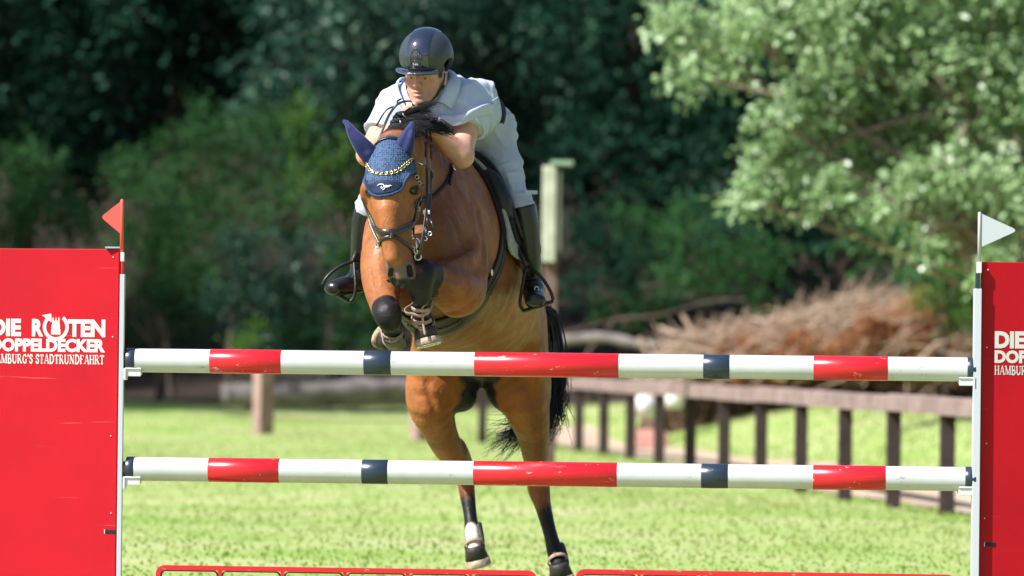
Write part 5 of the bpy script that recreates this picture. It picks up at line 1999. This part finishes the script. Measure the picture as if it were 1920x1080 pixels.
t1 = P(789, 548, 0.06); t2 = P(794, 610, 0.20)
axl = nrm(t2 - t1)
e1 = tendon_boot(P(790, 590, 0.17), 'tan strapped tendon boot on the raised foreleg nearer the right', [(P(788, 578, 0.13), axl + .1 * np.array((1, 0, 0.)), .045), (P(790, 601, 0.18), axl - .2 * np.array((1, 0, 0.)), .048)],
            [(P(791, 566, 0.17), .042, .03), (P(796, 600, 0.23), .044, .034), (P(800, 618, 0.26), .045, .035)], BK)
MB().tube(crom([P(801, 556, 0.03), P(799, 568, 0.06), P(792, 578, 0.08), P(793, 602, 0.12), P(797, 628, 0.11)], 5), .0055, 6, True, .5, BK).build('tongue_strap', M_TAN, e1, True)
hstrap('band', [(768, 580, .10), (777, 586, .08), (790, 588, .07), (803, 580, .10)], .019, .006, .006, M_TAN, HORSE, e1)
hstrap('band', [(768, 600, .16), (778, 606, .14), (791, 607, .13), (805, 599, .16)], .019, .006, .006, M_TAN, HORSE, e1)
axr = nrm(P(738, 648, .42) - P(731, 618, .14))
e2 = tendon_boot(P(735, 640, .3), 'tan strapped tendon boot below the black knee on the left', [(P(735, 624, .23), axr + np.array((.3, 0, -.6)), .046), (P(738, 636, .31), axr + np.array((-.3, 0, -.5)), .05)],
            [(P(736, 634, .22), .042, .03), (P(742, 646, .36), .044, .03)], UP)
hstrap('tongue_strap', [(715, 620, .2), (722, 628, .17), (734, 631, .17), (748, 626, .2)], .011, .005, .006, M_TAN, HORSE, e2)
hstrap('tongue_strap', [(720, 632, .25), (730, 642, .24), (744, 644, .25), (756, 636, .3)], .011, .005, .006, M_TAN, HORSE, e2)
tendon_boot(P(892, 1010, 2.14), 'dark fetlock boot on the white socked hind leg', [(P(888, 1022, 2.13), (P(890, 1026, 2.12) - P(886, 1003, 2.16)) , .045)],
            [(P(899, 992, 2.2), .03, .05), (P(905, 1020, 2.17), .036, .05), (P(902, 1036, 2.16), .03, .04)], BK, .007)
tendon_boot(P(1043, 1045, 2.14), 'dark fetlock boot on the black hind leg at the right', [(P(1044, 1050, 2.13), (P(1048, 1058, 2.12) - P(1041, 1036, 2.16)), .046)],
            [(P(1052, 1030, 2.2), .03, .05), (P(1060, 1056, 2.17), .036, .05), (P(1058, 1070, 2.16), .03, .04)], BK, .007)
# ------------------------------------------------------------------ rider
RF = nrm((-.33, -1, -.16))                     # the way the face looks
RR = nrm(np.cross(RF, (0.06, 0, 1)))           # viewer's right
if RR[0] < 0:
    RR = -RR
RU = nrm(np.cross(RR, RF))
if RU[2] < 0:
    RU = -RU
HC = P(797, 144.5, .50)


def hl(r, u, f):
    return HC + RR * r + RU * u + RF * f


SKIN = Field((-.84, 20.15, 1.25), (.24, 21.4, 2.62), .0052)
R = SKIN
# skull, jaw, neck
R.ball(hl(0, .035, -.015), (.076, .10, .095), .02, np.array([RR, RU, RF]))
R.limb([(hl(0, .0, .03), .066, .055), (hl(0, -.052, .045), .056, .045), (hl(0, -.094, .06), .034, .028)], .025, RF, 4)
R.limb([(hl(.06, -.01, 0), .012, .03), (hl(.052, -.06, .015), .014, .022), (hl(.02, -.095, .06), .014, .014)], .02, RF, 3)
R.limb([(hl(-.06, -.01, 0), .012, .03), (hl(-.052, -.06, .015), .014, .022), (hl(-.02, -.095, .06), .014, .014)], .02, RF, 3)
for s in (-1, 1):
    R.limb([(hl(s * .012, .022, .084), .011, .011), (hl(s * .032, .026, .08), .0125, .011), (hl(s * .052, .018, .062), .01, .01)], .012, RF, 3)
    R.ball(hl(s * .046, -.018, .06), (.02, .015, .018), .02, np.array([RR, RU, RF]))
    R.ball(hl(s * .03, .011, .096), (.017, .009, .017), .01, np.array([RR, RU, RF]), op='sub')
    R.limb([(hl(s * .019, .0125, .081), .005, .007), (hl(s * .033, .0130, .082), .0065, .0078), (hl(s * .046, .010, .073), .005, .007)], .005, RF, 3)
    R.limb([(hl(s * .02, .003, .076), .004, .004), (hl(s * .033, .0005, .0755), .0045, .0045), (hl(s * .044, .004, .069), .004, .004)], .005, RF, 3)
    R.ball(hl(s * .013, -.027, .098), (.009, .008, .010), .008, np.array([RR, RU, RF]))
    R.ball(hl(s * .081, -.002, -.012), (.012, .032, .02), .01, np.array([RR, RU, RF]))
    R.ball(hl(s * .088, .0, -.008), (.006, .018, .009), .008, np.array([RR, RU, RF]), op='sub')
R.limb([(hl(0, .022, .088), .009, .010), (hl(0, -.002, .101), .0095, .011), (hl(0, -.022, .112), .0125, .012)], .012, RF, 4)
R.limb([(hl(-.024, -.058, .082), .007, .005), (hl(-.008, -.052, .094), .008, .0055), (hl(0, -.054, .095), .008, .005), (hl(.008, -.052, .094), .008, .0055), (hl(.024, -.058, .082), .007, .005)], .006, RU, 3)
R.limb([(hl(-.02, -.070, .08), .008, .006), (hl(0, -.070, .091), .009, .0065), (hl(.02, -.070, .08), .008, .006)], .007, RU, 3)
R.limb([(hl(-.025, -.0615, .092), .004, .0022), (hl(0, -.061, .103), .007, .003), (hl(.025, -.0615, .092), .004, .0022)], .004, RU, 3, op='sub')
R.ball(hl(0, -.100, .078), (.021, .016, .016), .015, np.array([RR, RU, RF]))
R.limb([(hl(.0, -.04, -.035), .058, .055), (P(818, 186, .62), .058, .06), (P(826, 196, .68), .08, .07)], .025, BK, 4)

TORSO = [(P(813, 192, .60), .155, .095), (P(832, 200, .74), .168, .115), (P(856, 204, .92), .148, .112), (P(878, 213, 1.06), .140, .115), (P(898, 240, 1.16), .155, .125)]
SH_L, EL_L, WR_L = P(882, 196, .61), P(866, 292, .46), P(805, 238, .37)
SH_R, EL_R, WR_R = P(741, 196, .68), P(690, 290, .55), P(757, 224, .42)
LEG_L = [(P(919, 246, 1.14), .10, .115), (P(939, 298, 1.10), .084, .10), (P(960, 350, 1.03), .058, .075), (P(975, 386, .99), .044, .054)]
SHIN_L = [(P(979, 383, .98), .051, .058), (P(986, 425, .99), .05, .058), (P(994, 482, 1.0), .038, .044), (P(999, 522, 1.05), .034, .04), (P(1000, 540, 1.03), .036, .045)]
FOOT_L = [(P(1000, 546, 1.07), .034, .03), (P(1001, 553, .96), .042, .032), (P(1004, 563, .85), .04, .024)]
LEG_R = [(P(870, 255, 1.14), .10, .115), (P(780, 320, 1.0), .088, .10), (P(712, 365, .92), .068, .08), (P(692, 390, .92), .055, .066)]
SHIN_R = [(P(692, 390, .92), .052, .058), (P(684, 425, .95), .05, .058), (P(677, 480, 1.0), .038, .044), (P(673, 510, 1.03), .034, .04), (P(670, 522, 1.02), .036, .045)]
FOOT_R = [(P(675, 530, 1.04), .034, .03), (P(648, 535, .95), .042, .034), (P(625, 540, .88), .038, .027)]
UARM_L = [(SH_L, .06, .062), (SH_L * .5 + EL_L * .5, .052, .056), (EL_L, .044, .047)]
FARM_L = [(EL_L, .044, .047), (EL_L * .72 + WR_L * .28, .047, .045), (EL_L * .3 + WR_L * .7, .033, .034), (WR_L, .026, .031)]
UARM_R = [(SH_R, .06, .062), (SH_R * .5 + EL_R * .5, .052, .056), (EL_R, .044, .047)]
FARM_R = [(EL_R, .044, .047), (EL_R * .7 + WR_R * .3, .05, .047), (EL_R * .3 + WR_R * .7, .036, .036), (WR_R, .026, .031)]
R.limb([(a, b - .008, c - .008) for a, b, c in TORSO], .04, UP, 4)
for l in (UARM_L, FARM_L, UARM_R, FARM_R):
    R.limb(l, .03, BK, 4)
R.limb([(EL_L + np.array((.008, .0, -.01)), .03, .03), (EL_L + np.array((.0, -.01, -.014)), .03, .03)], .03, BK, 3)
for l in (LEG_L, SHIN_L, FOOT_L, LEG_R, SHIN_R, FOOT_R):
    R.limb([(a, b - .006, c - .006) for a, b, c in l], .03, BK, 3)


def hand(wr, palm, knuck, thumb_side, curl, k=.008):
    """palm from wrist to knuckles, four curled fingers of unequal length and a thumb"""
    wr, palm, knuck = map(np.asarray, (wr, palm, knuck))
    d = nrm(knuck - wr)
    sd = nrm(thumb_side - d * (np.asarray(thumb_side) @ d))
    cu = nrm(curl - d * (np.asarray(curl) @ d))
    R.limb([(wr, .026, .03), (palm, .02, .036), (knuck, .015, .038)], .015, sd, 3)
    for j, (o, ln) in enumerate(((.027, .9), (.009, 1.0), (-.009, .95), (-.026, .75))):
        a = knuck + sd * o
        b = a + (d * .5 + cu * .6) * .036 * ln
        c = b + (cu * .9 - d * .35) * .026 * ln
        e = c + (-d * .8 + cu * .1) * .02 * ln
        R.limb([(a, .0098, .0098), (b, .0093, .0093), (c, .0085, .0085), (e, .0075, .0075)], k * .5, sd, 3)
    a = wr * .5 + palm * .5 + sd * .026
    b = a + (d * .6 + sd * .5 + cu * .3) * .034
    c = b + (d * .7 - sd * .1 + cu * .5) * .028
    R.limb([(a, .013, .013), (b, .0115, .0115), (c, .0095, .0095)], k, sd, 3)


hand(WR_R, P(764, 213, .385), P(773, 203, .355), (0, 0.2, 1), (.6, -.3, -.5))
hand(WR_L, P(797, 232, .345), P(787, 226, .32), (0, 0.2, 1), (-.5, -.2, -.7))
V, F = R.mesh(2)
ME = mesh_from(V, F, True, 'person_body')
loc = V - HC
rr_, uu_, ff_ = loc @ RR, loc @ RU, loc @ RF
hairm = (smooth01(uu_, -.005, .008) * smooth01(-ff_, -.045, -.03) + smooth01(-ff_, .03, .045) * smooth01(uu_, -.05, -.03)) * (np.abs(rr_) < .079) * (uu_ < .2) * (np.linalg.norm(loc, axis=1) < .16)
stub = smooth01(-uu_, .03, .05) * (np.linalg.norm(loc, axis=1) < .14) * smooth01(ff_, -.04, .0)
lips = np.exp(-((uu_ + .063) / .0085) ** 2) * np.exp(-(rr_ / .02) ** 4) * (ff_ > .06)
brow = np.exp(-((uu_ - .027 + .004 * (np.abs(rr_) > .045)) / .005) ** 2) * (np.abs(rr_) > .012) * (np.abs(rr_) < .052) * (ff_ > .05)
flush = np.exp(-((np.abs(rr_) - .045) / .02) ** 2 - ((uu_ + .02) / .02) ** 2) + np.exp(-(rr_ / .014) ** 2 - ((uu_ + .024) / .014) ** 2) * (ff_ > .08)
near = np.linalg.norm(loc, axis=1) < .17
set_attr(ME, 'hair', np.clip(np.maximum(hairm, brow * .8), 0, 1) * near)
set_attr(ME, 'stubble', np.clip(stub, 0, 1) * near)
set_attr(ME, 'lips', np.clip(lips * .8 + flush * .45, 0, 1) * near)


def skin_material():
    m = mat('skin', (0.55, 0.29, 0.215), .5, .4, sss=.12, noise=.2, nscale=25, bump=.12, bscale=180)
    nt = m.node_tree
    b = nt.nodes['Principled BSDF']
    src = b.inputs['Base Color'].links[0].from_socket
    for an, col, f in (('lips', (.42, .13, .10), .7), ('stubble', (.27, .155, .12), .4), ('hair', (.03, .02, .015), 1.0)):
        at = nt.nodes.new('ShaderNodeAttribute')
        at.attribute_name = an
        mu = nt.nodes.new('ShaderNodeMath')
        mu.operation = 'MULTIPLY'
        mu.inputs[1].default_value = f
        nt.links.new(at.outputs['Fac'], mu.inputs[0])
        mx = nt.nodes.new('ShaderNodeMix')
        mx.data_type = 'RGBA'
        nt.links.new(mu.outputs[0], mx.inputs['Factor'])
        nt.links.new(src, mx.inputs['A'])
        mx.inputs['B'].default_value = (*col, 1)
        src = mx.outputs['Result']
    nt.links.new(src, b.inputs['Base Color'])
    return m


M_SKIN = skin_material()
rider = empty('person', P(900, 330, 1.05), 'rider in white shirt, pale breeches and dark helmet crouched over the bay horse', 'person')
link_mesh('body', ME, M_SKIN, rider)
for s in (-1, 1):
    MB().sphere(hl(s * .031, .0065, .0725), .0115, 12, 8).build('eye', mat('eye_white', (.16, .13, .12), .25) if s < 0 else bpy.data.materials['eye_white'], rider, True)
    MB().sphere(hl(s * .031 - .002, .004, .0787), (.0064, .0064, .0064), 10, 6).build('iris', M_EYE, rider, True)


def wrinkle(V, F, amp, freq, dirs, seed=0):
    """displace along vertex normals with warped ridges"""
    e1 = V[F[:, 2]] - V[F[:, 0]]
    e2 = V[F[:, 3]] - V[F[:, 1]]
    fn = np.cross(e1, e2)
    N = np.zeros_like(V)
    for j in range(3):
        for c in range(4):
            N[:, j] += np.bincount(F[:, c], fn[:, j], len(V))
    N /= np.maximum(np.linalg.norm(N, axis=1, keepdims=True), 1e-9)
    rg = np.random.default_rng(seed)
    d = np.zeros(len(V))
    for i, dr in enumerate(dirs):
        dr = nrm(dr)
        w = np.zeros(len(V))
        for _ in range(4):
            kx = rg.normal(size=3) * freq * .35
            w += np.sin(V @ kx + rg.uniform(0, 6.28)) * .9
        ph = V @ dr * freq * (1 + .35 * i) + w
        msk = .5 + .5 * np.sin(V @ (rg.normal(size=3) * freq * .25) + rg.uniform(0, 6.28))
        d += (np.exp(-3.5 * (np.sin(ph) + 1) / 2 * 2) - .3) * msk
    return V + N * (d * amp)[:, None]


def cloth_bump(m, scale, strength):
    return m


M_SHIRT = mat('white_shirt', (0.42, 0.47, 0.61), .85, .2, noise=.06, nscale=10, bump=.5, bscale=20, sheen=.1)
M_BREECH = mat('pale_breeches', (0.39, 0.42, 0.53), .8, .2, noise=.12, nscale=8, bump=.55, bscale=20, sheen=.1)
M_RBOOT = mat('black_riding_boot', (0.010, 0.011, 0.013), .3, .5, noise=.3, nscale=20, bump=.25, bscale=26)
# shirt
SF = Field((-.84, 20.2, 1.75), (.2, 21.35, 2.45), .0052)
SF.limb([(a, b + .014, c + .014) for a, b, c in TORSO[:4]], .04, UP, 4)
SF.limb([(P(790, 205, .53), .06, .05), (P(830, 225, .60), .09, .06), (P(880, 240, .85), .09, .06)], .05, UP, 3)
SF.limb([(P(752, 186, .66), .06, .06), (P(800, 176, .66), .075, .06), (P(845, 172, .66), .085, .06), (P(878, 182, .62), .075, .065)], .05, UP, 3)
sl_e = SH_L * .5 + EL_L * .5
SF.limb([(SH_L, .082, .085), (SH_L * .75 + EL_L * .25, .078, .083), (sl_e, .073, .08), (SH_L * .35 + EL_L * .65, .074, .08)], .035, BK, 4)
SF.limb([(SH_R, .08, .083), (SH_R * .75 + EL_R * .25, .076, .08), (SH_R * .4 + EL_R * .6, .072, .078), (SH_R * .2 + EL_R * .8, .072, .078)], .035, BK, 4)
# blown-up fold of cloth on the back
SF.limb([(P(880, 160, .98), .05, .03), (P(905, 164, 1.03), .06, .04), (P(910, 190, 1.06), .05, .04)], .04, UP, 3)
X, Y, Z = np.meshgrid(*SF.ax, indexing='ij')
pts = np.stack([X, Y, Z], -1)
uL = nrm(EL_L - SH_L)
uR = nrm(EL_R - SH_R)
cutL = (pts - (SH_L * .52 + EL_L * .48)) @ nrm(uL + np.array((.0, 0, -.1)))
mL = np.linalg.norm(pts - EL_L, axis=-1) < .19
cutR = (pts - (SH_R * .42 + EL_R * .58)) @ uR
mR = np.linalg.norm(pts - EL_R, axis=-1) < .17
g = SF.g.copy()
g = np.where(mL, np.maximum(g, cutL), g)
g = np.where(mR, np.maximum(g, cutR), g)
# waist
wd = nrm(TORSO[4][0] - TORSO[2][0])
g = np.maximum(g, (pts - P(889, 217, 1.08)) @ wd - .022)
# open neck
nk = P(806, 178, .60)
g = np.maximum(g, .062 - np.linalg.norm((pts - nk) * (1, .9, .55), axis=-1))
V, F = SF.mesh(2, g.astype(np.float32))
W = wrinkle(V, F, .009, 36, [(.6, .3, .75), (-.5, .2, .8), (.9, .3, -.2)], 3)
hemd = np.minimum(np.abs((V - (SH_L * .52 + EL_L * .48)) @ uL) + 9 * (np.linalg.norm(V - EL_L, axis=1) > .2), np.abs((V - (SH_R * .42 + EL_R * .58)) @ uR) + 9 * (np.linalg.norm(V - EL_R, axis=1) > .19))
V = V + (W - V) * smooth01(hemd, .0, .05)[:, None]
link_mesh('shirt', mesh_from(V, F, True), M_SHIRT, rider)
# sleeve hems
for ctr, ax_, r_ in ((SH_L * .53 + EL_L * .47, uL, .079), (SH_R * .44 + EL_R * .56, uR, .076)):
    MB().torus(ctr, r_ - .004, .004, ax_, 30, 6).build('sleeve_hem', M_SHIRT, rider, True)
# collar, two leaves of folded cloth
def leaf(nm, pts_, thick, m):
    vv = np.array([P(*q) for q in pts_])
    mb_ = MB().add(vv, [tuple(range(len(vv)))])
    o_ = mb_.build(nm, m, rider)
    s_ = o_.modifiers.new('thick', 'SOLIDIFY')
    s_.thickness = thick
    b_ = o_.modifiers.new('bev', 'BEVEL')
    b_.width = .002
    return o_


def collar(nm, inner, outer, m=M_SHIRT):
    a = SF.project(crom([P(*q) for q in inner], 6), .016)
    b = SF.project(crom([P(*q) for q in outer], 6), .009)
    n_ = len(a)
    vv, ff = [], []
    for j in range(5):
        t = j / 4
        for i in range(n_):
            vv.append(a[i] * (1 - t) + b[i] * t + np.array((0, -.008, .006)) * math.sin(t * math.pi))
    for j in range(4):
        for i in range(n_ - 1):
            ff.append((j * n_ + i, j * n_ + i + 1, (j + 1) * n_ + i + 1, (j + 1) * n_ + i))
    o_ = MB().add(vv, ff).build(nm, m, rider, True)
    s_ = o_.modifiers.new('thick', 'SOLIDIFY')
    s_.thickness = .004
    s_.offset = 0


collar('collar', [(822, 194, .525), (832, 180, .54), (838, 166, .57), (836, 152, .64), (822, 146, .70)], [(842, 203, .515), (849, 190, .53), (852, 176, .57), (850, 160, .64), (835, 152, .72)])
collar('collar', [(776, 204, .52), (764, 192, .53), (758, 180, .56), (760, 166, .64), (775, 158, .70)], [(762, 212, .52), (750, 200, .54), (744, 186, .57), (748, 170, .64), (765, 160, .72)])
MB().tube([P(835, 188, .512), P(835, 188, .506)], .0045, 12).build('button', M_STEEL, rider, True)
# loose band of white cloth across the upper arm to the waist
bnd = SF.project(crom([P(822, 222, .48), P(848, 224, .45), (P(876, 218, .45)), P(905, 206, .55), P(926, 192, .9)], 7), .016)
wd_ = np.interp(np.linspace(0, 1, len(bnd)), [0, .3, .6, 1], [.022, .046, .05, .042])
vv, ff = [], []
for i, c in enumerate(bnd):
    for j in range(6):
        t = j / 5 - .5
        vv.append(c + np.array((.25, -.25 + .5 * abs(t), 1.)) * t * wd_[i] + np.array((0, -.006 * math.cos(t * 2.6), 0)))
for i in range(len(bnd) - 1):
    for j in range(5):
        ff.append((i * 6 + j, i * 6 + j + 1, (i + 1) * 6 + j + 1, (i + 1) * 6 + j))
o_ = MB().add(vv, ff).build('cloth_band', M_SHIRT, rider, True)
s_ = o_.modifiers.new('thick', 'SOLIDIFY')
s_.thickness = .004
# belt
bw = []
for a in np.linspace(0, 2 * math.pi, 49):
    w = nrm(wd)
    vv_ = nrm(np.array(UP) - w * w[2])
    uu_v = np.cross(vv_, w)
    bw.append(P(890, 218, 1.085) + uu_v * math.cos(a) * .136 + vv_ * math.sin(a) * .112)
MB().tube(bw, .011, 8, False, .4, wd).build('belt', M_LEATHER, rider, True)
# breeches
BF = Field((-.84, 20.5, 1.5), (.24, 21.4, 2.3), .0055)
BF.limb([(a, b + .007, c + .007) for a, b, c in TORSO[3:]], .04, UP, 4)
BF.limb([(P(875, 245, 1.16), .12, .12), (P(908, 246, 1.16), .11, .12)], .05, UP, 3)
for l, sh in ((LEG_L, SHIN_L), (LEG_R, SHIN_R)):
    BF.limb([(a, b + .004, c + .004) for a, b, c in l], .04, BK, 4)
    BF.limb([(sh[0][0], .053, .058), (sh[0][0] * .4 + sh[1][0] * .6, .05, .056)], .03, BK, 3)
X, Y, Z = np.meshgrid(*BF.ax, indexing='ij')
pts = np.stack([X, Y, Z], -1)
g = np.where(pts[..., 2] > P(930, 231, 1.1)[2], np.maximum(BF.g, -((pts - P(891, 219, 1.085)) @ wd)), BF.g)
V, F = BF.mesh(2, g.astype(np.float32))
V = wrinkle(V, F, .0075, 46, [(.2, .4, .9), (.7, .3, .6), (-.4, .2, .9)], 8)
link_mesh('breeches', mesh_from(V, F, True), M_BREECH, rider)
# riding boots
for nm, sh, ft, lo_, hi_ in (('riding_boot', SHIN_L, FOOT_L, P(940, 600, .7), P(1050, 360, 1.2)), ('riding_boot', SHIN_R, FOOT_R, P(590, 590, .7), P(740, 370, 1.2))):
    lo2, hi2 = np.minimum(lo_, hi_) - .03, np.maximum(lo_, hi_) + .03
    bf = Field(lo2, hi2, .0048)
    bf.limb([(a, b + .008, c + .008) for a, b, c in sh], .02, BK, 4)
    bf.limb([(a, b + .005, c + .005) for a, b, c in ft], .03, UP, 4)
    top = nrm(sh[1][0] - sh[0][0])
    X, Y, Z = np.meshgrid(*bf.ax, indexing='ij')
    pts = np.stack([X, Y, Z], -1)
    g = np.maximum(bf.g, -((pts - (sh[0][0] + top * .005)) @ top))
    V, F = bf.mesh(2, g.astype(np.float32))
    ank = sh[-1][0]
    near = np.exp(-(np.linalg.norm(V - ank - np.array((0, -.03, .01)), axis=1) / .06) ** 2)
    W = wrinkle(V, F, .006, 70, [(.1, .4, 1), (0, -.3, 1)], 5)
    V = V + (W - V) * near[:, None]
    bo = link_mesh(nm, mesh_from(V, F, True), M_RBOOT, rider)
    MB().tube([ft[0][0] + np.array((0, .0, -.034)), ft[1][0] + np.array((0, 0, -.034)), ft[2][0] + np.array((0, 0, -.026))], [.03, .04, .034], 10, True, .25, (0, 0, 1)).build('sole', M_SADDLE, bo, True)
# laces on the near boot, pale strap at the boot top
lc = MB()
for q in range(4):
    y_ = 522 + q * 7
    lc.tube(crom([P(985, y_ + 2, .985 - q * .012), P(1000, y_, .96 - q * .014), P(1015, y_ + 3, .985 - q * .012)], 4), .0028, 5)
lc.build('boot_laces', M_LEATHER, rider, True)
MB().torus(P(1006, 541, .905), .009, .0025, (0.1, -1, .5), 12, 6).build('boot_ring', M_STEEL, rider, True)
MB().box(P(984, 364, .86) - (0, .004, 0), P(1008, 357, .86) + (0, .004, 0), .001).build('boot_tab', M_SHIRT, rider)

# helmet
helmet = empty('riding_helmet', HC + RU * .05, 'dark navy riding helmet with glossy front panel and vent on the rider', 'helmet')
helmet.parent = None
hc_ = hl(.0, .089, -.012)
HF = Field(hc_ - .2, hc_ + .2, .0042)
Rm = np.array([RR, RU, RF])
HF.ball(hc_, (.113, .118, .132), .01, Rm)
X, Y, Z = np.meshgrid(*HF.ax, indexing='ij')
pts = np.stack([X, Y, Z], -1) - hc_
lr, lu, lf = pts @ RR, pts @ RU, pts @ RF
cutb = -(lu + .052 + .03 * smooth01(-lf, .0, .1) - .05 * np.exp(-((np.abs(lr) - .11) / .045) ** 2) * smooth01(np.abs(lf - .0), .10, .02))
g = np.maximum.reduce([HF.g, -(HF.g + .02), cutb.astype(np.float32)])
V, F = HF.mesh(2, g)
M_HELM = mat('helmet_shell', (0.030, 0.036, 0.048), .42, .5, noise=.2, nscale=30)
M_HGLOSS = mat('helmet_gloss_panel', (0.010, 0.016, 0.035), .06, .6, coat=1.0)
link_mesh('shell', mesh_from(V, F, True), M_HELM, helmet)
strip = np.maximum.reduce([HF.g - .0035, -(HF.g + .014), (np.abs(lr) - .05).astype(np.float32), -(lf + .05).astype(np.float32), (cutb + .012).astype(np.float32)])
V, F = HF.mesh(2, strip)
link_mesh('front_panel', mesh_from(V, F, True), M_HGLOSS, helmet)


def on_helm(r, u, off=.004):
    p = hc_ + RR * r + RU * u + RF * .15
    return HF.project(p[None], off)[0]


arch = [(-.031, -.032), (-.031, .0), (-.022, .032), (0, .05), (.022, .032), (.031, .0), (.031, -.032), (0, -.036), (-.031, -.032)]
ac = np.array([on_helm(a, b, .0045) for a, b in arch])
MB().tube(crom(ac, 6), .0026, 6).build('vent_frame', M_HGLOSS, helmet, True)
gp = [on_helm(r_, u_, .0042) for r_, u_ in [(-.028, -.032), (.028, -.032), (.028, .0), (.02, .03), (0, .046), (-.02, .03), (-.028, .0)]]
MB().add([on_helm(0, 0, .0048)] + gp, [(0, i + 1, (i + 1) % 7 + 1) for i in range(7)]).build('vent_mesh', mat('vent_black', (.004, .004, .005), .7), helmet)
gr = MB()
for u_ in np.arange(-.018, .042, .0085):
    hw = np.interp(u_, [-.03, .0, .03, .048], [.028, .027, .019, .002])
    gr.tube([on_helm(-hw, u_, .0055), on_helm(0, u_, .006), on_helm(hw, u_, .0055)], .0012, 5)
for r_ in np.arange(-.0225, .023, .009):
    tp = np.interp(abs(r_), [0, .02, .028], [.046, .03, .0])
    gr.tube([on_helm(r_, -.03, .0055), on_helm(r_, 0, .006), on_helm(r_, tp, .0055)], .0012, 5)
gr.build('vent_grille', mat('grille_grey', (.05, .055, .065), .3, .5), helmet, True)
lt = MB()
for x0, st in ((-.012, [[(0, 0), (0, .009)], [(.005, .006), (0, .003), (.005, 0)]]), (-.003, [[(0, .003), (.005, .003), (.004, .006), (.001, .006), (0, .003), (.002, 0), (.005, 0)]]),
               (.006, [[(0, -.003), (0, .006), (.005, .006), (.005, .001), (0, .001)]])):
    for s_ in st:
        lt.tube([on_helm(x0 + a, -.03 + b, .0075) for a, b in s_], .0009, 4)
lt.build('badge', M_WHITET, helmet, True)
pk = Field(hc_ - .22, hc_ + .22, .0045)
arcp = []
for a in np.linspace(-58, 44, 13):
    a_ = math.radians(a)
    ext = .026 * math.cos(a_) ** .8
    arcp.append((hc_ + RF * (.112 + ext) * math.cos(a_) + RR * (.104 + ext * .4) * math.sin(a_) - RU * (.050 + .012 * math.cos(a_)), .026 * math.cos((a_ + .12) * 1.25) ** .5 + .003, .0075))
pk.limb(arcp, .01, RU, 3)
V, F = pk.mesh(2)
link_mesh('peak', mesh_from(V, F, True), mat('helmet_peak', (.022, .035, .07), .18, .55, coat=.6), helmet)
for s_ in (-1, 1):
    MB().tube(crom([hl(s_ * .088, .02, -.005), hl(s_ * .083, -.03, .01), hl(s_ * .062, -.075, .035), hl(s_ * .03, -.108, .06), hl(0, -.114, .066)], 6), .0065, 8, True, .35, RR).build('chin_strap', M_SADDLE, helmet, True)
    MB().tube(crom([hl(s_ * .09, .02, -.05), hl(s_ * .085, -.025, -.03), hl(s_ * .075, -.05, .02)], 6), .0055, 8, True, .35, RR).build('chin_strap', M_SADDLE, helmet, True)

# stirrups hang from the saddle
def stirrup(px):
    eye, outer, inner, tread = px['eye'], px['outer'], px['inner'], px['tread']
    st = MB()
    st.tube(crom([P(*q) for q in outer], 6), .0075, 8)
    st.tube(crom([P(*q) for q in inner], 6), .0075, 8)
    o_ = st.build('stirrup', M_SADDLE, saddle, True)
    a, b = P(*tread[0]), P(*tread[1])
    f_ = Field(*bbox_px([a, b], .07), .005)
    f_.limb([(a, .03, .009), (b, .03, .009)], .01, UP, 3)
    V_, F_ = f_.mesh(1)
    link_mesh('tread', mesh_from(V_, F_, True), M_SADDLE, o_)
    for l in px['leather']:
        MB().tube(crom([P(*q) for q in l], 6), .011, 8, True, .22, (-.5, -1, 0) if l[0][0] > 800 else (.4, -1, 0)).build('stirrup_leather', M_LEATHER, o_, True)


stirrup({'eye': (989, 500), 'outer': [(988, 498, .93), (1003, 508, .90), (1020, 526, .88), (1033, 548, .88), (1037, 562, .89)], 'inner': [(988, 498, .93), (983, 515, .9), (978, 545, .88), (975, 570, .88), (982, 584, .89)],
         'tread': [(983, 583, .90), (1035, 566, .90)], 'leather': [[(950, 425, 1.0), (962, 450, .96), (978, 482, .92), (988, 499, .92)], [(944, 440, 1.02), (955, 462, .98), (972, 492, .94), (985, 502, .94)]]})
stirrup({'eye': (662, 492), 'outer': [(664, 490, .93), (645, 496, .91), (625, 508, .89), (611, 522, .88), (605, 534, .88)], 'inner': [(664, 490, .93), (665, 510, .9), (667, 535, .88), (664, 555, .88), (657, 566, .88)],
         'tread': [(611, 541, .91), (655, 565, .91)], 'leather': [[(684, 440, 1.0), (676, 462, .96), (668, 478, .93), (663, 491, .92)], [(682, 456, .98), (674, 478, .95), (668, 492, .93)]]})
